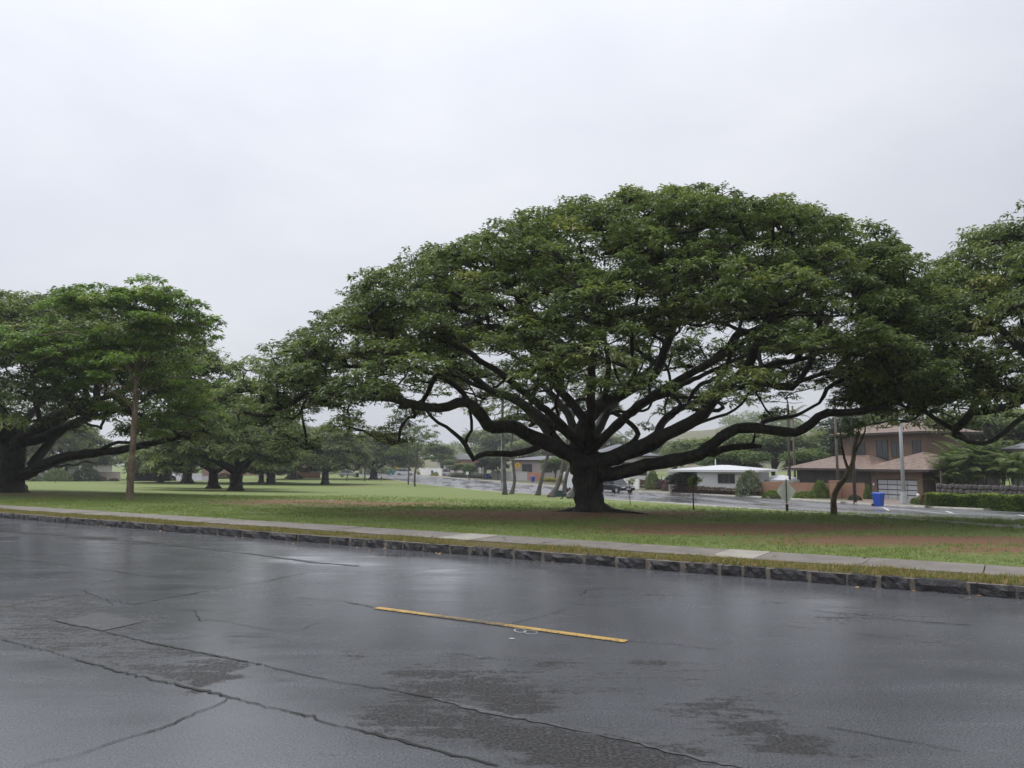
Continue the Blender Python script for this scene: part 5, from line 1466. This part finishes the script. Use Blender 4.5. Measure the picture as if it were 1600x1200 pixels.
for _ in range(210):
    u = rh.uniform(380, 1690); j = rh.uniform(.1, .9); Yh = 270 + 190 * j; q = at(u, 735, Yh)
    if 1030 < u < 1140 and j > .45: continue
    z = -1.9 + (hill_z(u) + 2.0 * math.sin(u * .021 + j * 4) + 1.2 * math.sin(u * .07 + 2)) * math.sin(min(1, j * 1.25) * math.pi / 2) ** 1.3
    R_ = rh.uniform(2.2, 4.6); d = rh.normal(0, 1, (70, 3)); d /= np.linalg.norm(d, axis=1)[:, None]; d[:, 2] = np.abs(d[:, 2])
    C.append(np.array([q[0], Yh, z + R_ * .3]) + d * R_ * np.array([1, 1, .9])); T.append(np.clip(rh.normal(.4, .1, 70) + .2 * d[:, 2], 0, 1))
woods = link('hillside_woods', leaf_mesh('hillside_woods', np.concatenate(C), rh, 3, 1.3, .6, (.6, -.7), np.concatenate(T)), LEAF_FAR); tag(woods, 'hazy mass of trees covering the distant hillside', 'woods', kind='stuff')

# ------------------------------------------------------------------ poles, signs, bins
def pole(name, label, base, h, r0, r1, m, boxh=0.0, arm=None, group=None, cat='pole'):
    r = thing(name, label, cat, base, group=group)
    MB().tube([(0, 0, -.2), (0, 0, h * .5), (0, 0, h)], [r0, (r0 + r1) / 2, r1], 10).build('shaft', m, r, smooth=True)
    if boxh: MB().box(-r0 * 2, r0 * 2, -r0 * 2, r0 * 2, -.1, boxh * .25).build('base_plate', m, r); MB().tube([(0, 0, boxh * .25), (0, 0, boxh)], [r0 * 2.0, r0 * 1.35], 8).build('base_cover', m, r)
    if arm:
        d = arm; MB().tube([(0, 0, h - .4), (d[0] * .5, d[1] * .5, h + .3), (d[0], d[1], h + .35)], .05, 6).build('arm', m, r)
        MB().box(d[0] - .15, d[0] + .45 * np.sign(d[0]) + .15, d[1] - .13, d[1] + .13, h + .25, h + .4).build('lamp_head', m, r)
    return r


pole('light_pole', 'pale grey street light pole beside the straightest palm', G(784, 767), 9.5, .11, .07, M_STEEL, .9, (1.8, .6), cat='street light')
pole('light_pole', 'tapered grey street light pole in front of the garage door', G(1413, 790.5), 8.6, .15, .09, M_STEEL, 1.0, (-2.0, -.7), cat='street light')
for u, Y, lab in ((1235, 82, 'dark utility pole, left of the twin pair behind the ochre wall'), (1243, 84, 'brown utility pole, right of the twin pair behind the ochre wall'), (1310, 72, 'slim weathered utility pole left of the leaning young tree'), (1335.5, 60, 'dark wooden pole between leaning young tree and garage')):
    p = at(u, 770, Y); p[2] = zt(p[0], p[1]); pole('utility_pole', lab, p, 9.5, .13, .10, M_WOODP if 'dark' not in lab else mat('pole_dark', (.06, .055, .05), .8), cat='utility pole')
pole('slim_pole', 'slim grey pole at the side street, left of two', G(283, 750.5), 5.0, .07, .06, M_STEEL); pole('slim_pole', 'slim grey pole at the side street, right of two', G(296, 750.5), 4.4, .06, .05, M_STEEL, .8)
pole('slim_pole', 'white slim pole by the far dark bin', G(567, 746), 4.2, .11, .10, M_WHITE); pole('dark_post', 'dark tree-side post by the far white slim pole', G(570, 751.5), 4.0, .13, .12, M_WOODP)
M_SIGNB = mat('sign_back', (0.80, 0.81, 0.80), 0.5, 0.18, 2.2); M_YEL = mat('sign_yellow', (0.70, 0.42, 0.03), 0.5, 0.08, 2)


def diamond(label, base, vmid, half, m, face, thick=.01, sym=None, name='diamond_sign', postm=None, rz=0.0, sq=1.0, base_h=0):
    r = thing(name, label, 'sign', base, rz); s = base[1] / FPX; zc = at(800, vmid, base[1])[2] - base[2]; y = -.035
    MB().tube([(0, 0, -.2), (0, 0, zc + half * 1.03)], .02, 6).build('post', postm or M_STEEL, r)
    c = half * .09; P = [(0, 1), (1, 0), (0, -1), (-1, 0)]; prof = []
    for (x, z) in P:
        t_ = (-z, x)
        prof += [(x * (half - c) * sq - t_[0] * c * sq * -1, zc + z * (half - c) - t_[1] * c * -1), (x * (half - c) * sq + t_[0] * c * sq * -1, zc + z * (half - c) + t_[1] * c * -1)]
    yo = .03 if not face else y
    MB().prism(prof, yo, yo + thick).build('plate', m, r)
    if sym: sym(r, zc, half, y - .004)
    if base_h:
        MB().tube([(0, 0, -.05), (0, 0, .06), (0, 0, base_h)], [.13, .07, .06], 8).build('base', M_BLACK, r)
        MB().box(-.05, .05, -.05, .05, zc - half - .12, zc - half - .02).build('bracket', M_BLACK, r)
    return r


def walker(r, zc, h, y):
    a = h / .55; m_ = MB(); q = lambda pts: m_.prism([(x * a, zc + z * a) for x, z in pts], y - .004, y)
    q([(.05 * math.cos(t), .25 + .05 * math.sin(t)) for t in np.linspace(0, 6.283, 9)[:-1]])
    q([(-.06, .18), (.06, .18), (.07, .16), (.05, -.05), (-.05, -.05)]); q([(-.05, -.04), (.0, -.04), (-.09, -.30), (-.14, -.28)]); q([(.0, -.04), (.05, -.04), (.13, -.26), (.08, -.29)])
    q([(-.05, .16), (-.03, .14), (-.13, .0), (-.16, .03)]); q([(.05, .16), (.03, .13), (.12, .03), (.15, .05)])
    m_.build('walker_symbol', M_BLACK, r)


diamond('back of a grey diamond road sign on the lawn edge', G(1230, 800), 768, .54, M_SIGNB, False, postm=M_BLACK, sq=.82, base_h=.3)
diamond('yellow pedestrian crossing sign beside the leaning palms', G(809, 753), 727, .62, M_YEL, True, sym=walker)
diamond('far hazy yellow crossing sign by the teal bins', G(620, 744), 728, .85, M_YEL, True, sym=walker)
for u, v, vt, lab in ((730, 767, 737, 'small sign on a thin post at the lawn edge, left of the palms'), (656, 757, 735, 'thin bare post beside the slender pair of trees'), (620, 751, 742, 'short thin post at the far lawn edge below the yellow sign')):
    b_ = G(u, v); zt_ = at(u, vt, b_[1])[2] - b_[2]; r = thing('thin_post', lab, 'post', b_); MB().tube([(0, 0, -.2), (0, 0, zt_)], .03, 6).build('post', M_STEEL, r)
    if u == 730: MB().box(-.16, .16, -.05, -.031, zt_ - .35, zt_).build('plate', M_SIGNB, r)
for u, v, lab, m in ((591, 744.5, 'stubby grey bollard at the far lawn edge', M_STEEL), (596, 751, 'dark short bollard on the lawn left of the slender pair', M_WOODP)):
    r = thing('bollard', lab, 'bollard', G(u, v)); MB().tube([(0, 0, -.1), (0, 0, .7), (0, 0, .82)], [.16, .15, .08], 8).build('shaft', m, r); MB().tube([(0, 0, .55), (0, 0, .62)], [.17, .17], 8).build('band', M_BLACK, r)
M_BLUE = mat('bin_blue', (0.015, 0.07, 0.42), 0.35, 0.1, 2); M_TEAL = mat('bin_teal', (0.02, 0.20, 0.24), 0.4, 0.1, 2); M_DTEAL = mat('box_teal', (0.02, 0.075, 0.075), 0.5, 0.15, 2); M_RUB = mat('rubber', (0.02, 0.02, 0.02), 0.7)


def wheelie(label, base, h, m, rz=0.0, group='wheeled bins along the far kerb'):
    r = thing('wheeled_bin', label, 'bin', base, rz, group); w = h * .29
    b = MB(); q = [(-w * .8, -w * .85, .05), (w * .8, -w * .85, .05), (w * .8, w * .8, .05), (-w * .8, w * .8, .05), (-w, -w * 1.15, h * .9), (w, -w * 1.15, h * .9), (w, w, h * .9), (-w, w, h * .9)]
    b.poly(q, [(0, 3, 2, 1), (4, 5, 6, 7), (0, 1, 5, 4), (1, 2, 6, 5), (2, 3, 7, 6), (3, 0, 4, 7)]).build('body', m, r, bevel=.012)
    MB().poly([(-w * 1.06, -w * 1.25, h * .905), (w * 1.06, -w * 1.25, h * .905), (w * 1.06, w * 1.08, h * .905), (-w * 1.06, w * 1.08, h * .905), (-w * .9, -w * 1.0, h * .97), (w * .9, -w, h * .97), (w * .9, w, h), (-w * .9, w, h)],
              [(0, 3, 2, 1), (4, 5, 6, 7), (0, 1, 5, 4), (1, 2, 6, 5), (2, 3, 7, 6), (3, 0, 4, 7)]).build('lid', m, r, bevel=.01)
    MB().tube([(-w, w * 1.3, h * .9), (w, w * 1.3, h * .9)], .018, 6).build('handle', m, r)
    for s_ in (-1, 1): MB().tube([(s_ * w * .72, w * .95, .11), (s_ * w * .95, w * .95, .11)], .11, 10).build('wheel', M_RUB, r)
    return r


wheelie('bright blue wheeled bin in front of the gridded garage door', G(1373, 791.5), 1.0, M_BLUE, .6)
wheelie('blue wheeled bin beside the orange brick wall section', G(832.5, 753.5), 1.05, M_BLUE, .3)
wheelie('blue wheeled bin left of the pale grey wall', G(761, 749.5), 1.3, M_BLUE, .2)
wheelie('far blue wheeled bin by the yellow shrub', G(676, 743.5), 1.35, M_BLUE, .2)
wheelie('dim blue wheeled bin before the dark low hedge', G(730, 746.5), 1.0, M_BLUE, .1)
wheelie('teal wheeled bin, left of the far pair', G(607, 742), 1.2, M_TEAL, .1); wheelie('teal wheeled bin, right of the far pair', G(614, 742), 1.2, M_TEAL, .1)
wheelie('black bin by the far white slim pole', G(558.5, 746), 1.1, M_RUB, .1)
r = thing('storage_box', 'dark green box on the lawn between two leaning palms', 'box', G(870, 776), .2); MB().box(-.42, .42, -.3, .3, 0, .50).build('body', M_DTEAL, r, bevel=.02); MB().box(-.45, .45, -.33, .33, .503, .58).build('lid', M_DTEAL, r, bevel=.015)
r = thing('roadside_box', 'small yellow box at the kerb beside the dark car', 'box', G(979, 766)); MB().box(-.17, .17, -.15, .15, 0, .55).build('body', M_YEL, r, bevel=.02); MB().box(-.2, .2, -.18, .18, .553, .62).build('lid', M_YEL, r)
for u, v, lab in ((1287, 777, 'white round globe lamp among shrubs by the long ochre wall'), (1435, 785, 'white round globe lamp beside the grey light pole')):
    b_ = G(u, v); r = thing('garden_lamp', lab, 'lamp', b_); bm = bmesh.new(); bmesh.ops.create_uvsphere(bm, u_segments=12, v_segments=8, radius=.13); me = bpy.data.meshes.new('globe'); bm.to_mesh(me); bm.free()
    MB().tube([(0, 0, -.1), (0, 0, .5)], .03, 6).build('stem', M_BLACK, r); link('globe', me, M_WHITE, r, (0, 0, .6))

# ------------------------------------------------------------------ vehicles
def car(label, base, head, col, L=4.5, Wd=1.8, Hh=1.55, van=False, name='parked_car', cat='car'):
    r = thing(name, label, cat, base, head); body = mat('car_' + col[0], col[1], .25, .05, 1.0)
    if van: prof = [(-L / 2, .35), (L / 2 - .1, .35), (L / 2, .6), (L / 2 - .1, 1.05), (L / 2 - .75, 1.2), (L / 2 - 1.5, Hh - .05), (L / 2 - 1.9, Hh), (-L / 2 + .1, Hh), (-L / 2, Hh - .15)]
    else: prof = [(-L / 2, .35), (L / 2 - .05, .3), (L / 2, .6), (L / 2 - .25, .82), (L / 2 - 1.25, .95), (-L / 2 + .15, 1.0), (-L / 2, .85)]
    bo = MB().prism(prof, -Wd / 2, Wd / 2).build('body', body, r, bevel=.05)
    if not van:
        x0, x1, x2, x3 = -L / 2 + .2, -L / 2 + .55, L / 2 - 1.95, L / 2 - 1.2; w0, w1 = Wd / 2 - .06, Wd / 2 - .22
        MB().poly([(x0, -w0, .93), (x3, -w0, .93), (x3, w0, .93), (x0, w0, .93), (x1, -w1, Hh - .06), (x2, -w1, Hh - .06), (x2, w1, Hh - .06), (x1, w1, Hh - .06)], [(0, 3, 2, 1), (4, 5, 6, 7), (0, 1, 5, 4), (1, 2, 6, 5), (2, 3, 7, 6), (3, 0, 4, 7)]).build('cabin_glass', M_GLASS, r)
        MB().box(x1 - .03, x2 + .03, -w1 - .02, w1 + .02, Hh - .058, Hh).build('roof', body, r, bevel=.02)
        for xx in (x1 + .05, (x1 + x2) / 2, x2 - .05):
            for sd in (-1, 1): MB().tube([(xx, sd * (w0 + .005), .95), (xx * .97, sd * (w1 + .012), Hh - .06)], .04, 4).build('pillar', body, r)
    else:
        for sd in (-1, 1): MB().box(L / 2 - 2.3, L / 2 - 1.45, sd * (Wd / 2 + .004) - .006, sd * (Wd / 2 + .004) + .006, 1.15, Hh - .25).build('side_window', M_GLASS, r)
        MB().poly([(L / 2 - .78, -Wd / 2 + .15, 1.24), (L / 2 - .78, Wd / 2 - .15, 1.24), (L / 2 - 1.44, Wd / 2 - .2, Hh - .1), (L / 2 - 1.44, -Wd / 2 + .2, Hh - .1), (L / 2 - .76, -Wd / 2 + .15, 1.25), (L / 2 - .76, Wd / 2 - .15, 1.25), (L / 2 - 1.42, Wd / 2 - .2, Hh - .09), (L / 2 - 1.42, -Wd / 2 + .2, Hh - .09)],
                  [(0, 3, 2, 1), (4, 5, 6, 7), (0, 1, 5, 4), (1, 2, 6, 5), (2, 3, 7, 6), (3, 0, 4, 7)]).build('windscreen', M_GLASS, r)
        for sd in (-1, 1): MB().box(-L / 2 - .012, -L / 2 - .002, sd * .42 - .35, sd * .42 + .35, 1.1, Hh - .35).build('rear_window', M_GLASS, r)
    for x in (-L / 2 + .8, L / 2 - .85):
        for sd in (-1, 1):
            wv = MB().tube([(x, sd * (Wd / 2 - .2), .33), (x, sd * (Wd / 2 + .015), .33)], .33, 16).build('wheel', M_RUB, r); MB().tube([(x, sd * (Wd / 2 + .016), .33), (x, sd * (Wd / 2 + .03), .33)], .2, 12).build('rim', M_STEEL, wv)
    for sd in (-1, 1):
        MB().box(L / 2 - .03, L / 2 + .012, sd * (Wd / 2 - .3) - .2, sd * (Wd / 2 - .3) + .2, .6, .74).build('headlight', M_WHITE, r); MB().box(-L / 2 - .012, -L / 2 + .03, sd * (Wd / 2 - .2) - .12, sd * (Wd / 2 - .2) + .12, .7, .92).build('tail_light', mat('red_lens', (.3, .02, .02), .3), r)
    MB().box(L / 2 + .001, L / 2 + .02, -.26, .26, .42, .54).build('number_plate', M_WHITE, r)
    return r


hd = math.atan2(-(.94), .35)
car('dark car driving on the wet road just right of the huge trunk', G(962, 770), hd + .15, ('black', (.02, .022, .026)), 4.6, 1.9, 1.65, name='car')
car('white van half hidden between palms and the huge trunk', G(908, 769), hd, ('white', (.62, .64, .66)), 5.4, 1.95, 2.25, True, name='van', cat='van')
car('white far car parked by the slender pair of trees', G(633, 742.5), hd + 1.2, ('white', (.62, .64, .66)), 4.7, 1.85, 1.75)
car('white far truck-like car beside the cream gate wall', G(702, 744.5) + np.array([0, 5, 0]), hd + 1.3, ('white', (.62, .64, .66)), 5.0, 1.9, 1.8)
car('silver far car parked behind the compact grove tree', G(545, 745.5), hd + 1.4, ('silver', (.35, .36, .38)), 4.6, 1.8, 1.6)

# ------------------------------------------------------------------ the person sitting against a palm
def person(label, base, rz):
    r = thing('person', label, 'person', base, rz)
    J = dict(pel=(0, 0, .14), sp=(-.08, 0, .34), ch=(-.13, 0, .55), nk=(-.11, 0, .68), hd=(-.07, 0, .80), ht=(-.06, 0, .88))
    E = [('pel', 'sp'), ('sp', 'ch'), ('ch', 'nk'), ('nk', 'hd'), ('hd', 'ht')]; Rr = dict(pel=.14, sp=.13, ch=.15, nk=.055, hd=.095, ht=.07)
    for s_, k in ((1, 'l'), (-1, 'r')):
        J.update({k + 'sh': (-.12, .18 * s_, .60), k + 'el': (.05, .24 * s_, .40), k + 'wr': (.26, .16 * s_, .44), k + 'hn': (.34, .13 * s_, .44), k + 'hp': (.02, .10 * s_, .13), k + 'kn': (.40, .15 * s_, .46), k + 'an': (.50, .14 * s_, .08), k + 'ft': (.66, .15 * s_, .04)})
        E += [('ch', k + 'sh'), (k + 'sh', k + 'el'), (k + 'el', k + 'wr'), (k + 'wr', k + 'hn'), ('pel', k + 'hp'), (k + 'hp', k + 'kn'), (k + 'kn', k + 'an'), (k + 'an', k + 'ft')]
        Rr.update({k + 'sh': .062, k + 'el': .045, k + 'wr': .032, k + 'hn': .03, k + 'hp': .09, k + 'kn': .062, k + 'an': .042, k + 'ft': .04})
    names = list(J); me = bpy.data.meshes.new('body'); me.from_pydata([J[n] for n in names], [(names.index(a), names.index(b)) for a, b in E], []); me.update()
    m = bpy.data.materials.new('seated_clothes'); m.use_nodes = True; N = NT(m.node_tree); b = N.n['Principled BSDF']; xyz = N.add('ShaderNodeSeparateXYZ'); N.put(xyz, '0', N.pos()); z = xyz.outputs[2]; x = xyz.outputs[0]
    shirt = N.math('GREATER_THAN', z, .20); fore = N.math('MULTIPLY', N.math('GREATER_THAN', x, .17), N.math('GREATER_THAN', z, .0)); head = N.math('GREATER_THAN', z, .68)
    c = N.mix(shirt, (.03, .032, .04), (.26, .27, .27)); c = N.mix(fore, c, (.04, .042, .05)); c = N.mix(head, c, (.26, .15, .10)); N.put(b, 'Base Color', c); b.inputs['Roughness'].default_value = .8
    o = link('body', me, m, r); o.modifiers.new('skin', 'SKIN'); sv = me.skin_vertices[0].data
    for i, n in enumerate(names): sv[i].radius = (Rr[n], Rr[n]); sv[i].use_root = n == 'pel'
    o.modifiers.new('sub', 'SUBSURF').levels = 1; o.modifiers['sub'].render_levels = 2
    bm = bmesh.new(); bmesh.ops.create_uvsphere(bm, u_segments=12, v_segments=8, radius=.115)
    bmesh.ops.delete(bm, geom=[v for v in bm.verts if v.co.z < -.02 and v.co.x > .02], context='VERTS'); hm = bpy.data.meshes.new('hair'); bm.to_mesh(hm); bm.free(); link('hair', hm, mat('hair', (.012, .010, .009), .6), r, (-.085, 0, .83))
    return r


person('person in grey shirt sitting on the grass against a palm trunk', G(888.5, 780) + np.array([0, 0, .0]), math.radians(170))

# ------------------------------------------------------------------ rain haze
hz = MB().box(-1150, 1150, -330, 1250, -3.2, 34).build('haze', None)
m = bpy.data.materials.new('rain_haze'); m.use_nodes = True; N = NT(m.node_tree); N.n.remove(N.n['Principled BSDF'])
pv = N.add('ShaderNodeVolumePrincipled'); pv.inputs['Color'].default_value = (.93, .95, 1, 1); pv.inputs['Density'].default_value = .0005; pv.inputs['Anisotropy'].default_value = .1
N.l.new(pv.outputs[0], N.n['Material Output'].inputs['Volume']); hz.data.materials.append(m); tag(hz, 'thin rain haze over the whole park', 'haze', kind='stuff')

# ---- leaf litter along the gutter and footpath
rl = np.random.default_rng(8); n = 150
T_ = rl.uniform(-20, 10, n); N_l = np.where(rl.random(n) < .6, KERB - np.abs(rl.normal(0, .22, n)) - .03, rl.uniform(PATH0, PATH1, n)); X_, Y_ = tn(T_, N_l); Z_ = np.where(N_l < KERB, .012, .178)
a = rl.uniform(0, 6.28, n); l_ = rl.uniform(.02, .055, n); D_ = np.stack([np.cos(a) * l_, np.sin(a) * l_, rl.uniform(-.1, .25, n) * l_], 1); S_ = np.stack([-np.sin(a) * l_ * .45, np.cos(a) * l_ * .45, rl.uniform(0, .3, n) * l_], 1)
C_ = np.stack([X_, Y_, Z_], 1); V = np.stack([C_ - D_, C_ + S_, C_ + D_, C_ - S_], 1).reshape(-1, 3)
litter = link('fallen_leaves', np_mesh('fallen_leaves', V, np.arange(n * 4).reshape(-1, 4), False, {'tint': np.repeat(rl.random(n), 4)}), leaf_mat('dead_leaf', (.10, .05, .025), (.30, .16, .07), .15, .5, (.40, .26, .10)))
tag(litter, 'scattered brown fallen leaves along the gutter and footpath', 'leaves', kind='stuff')
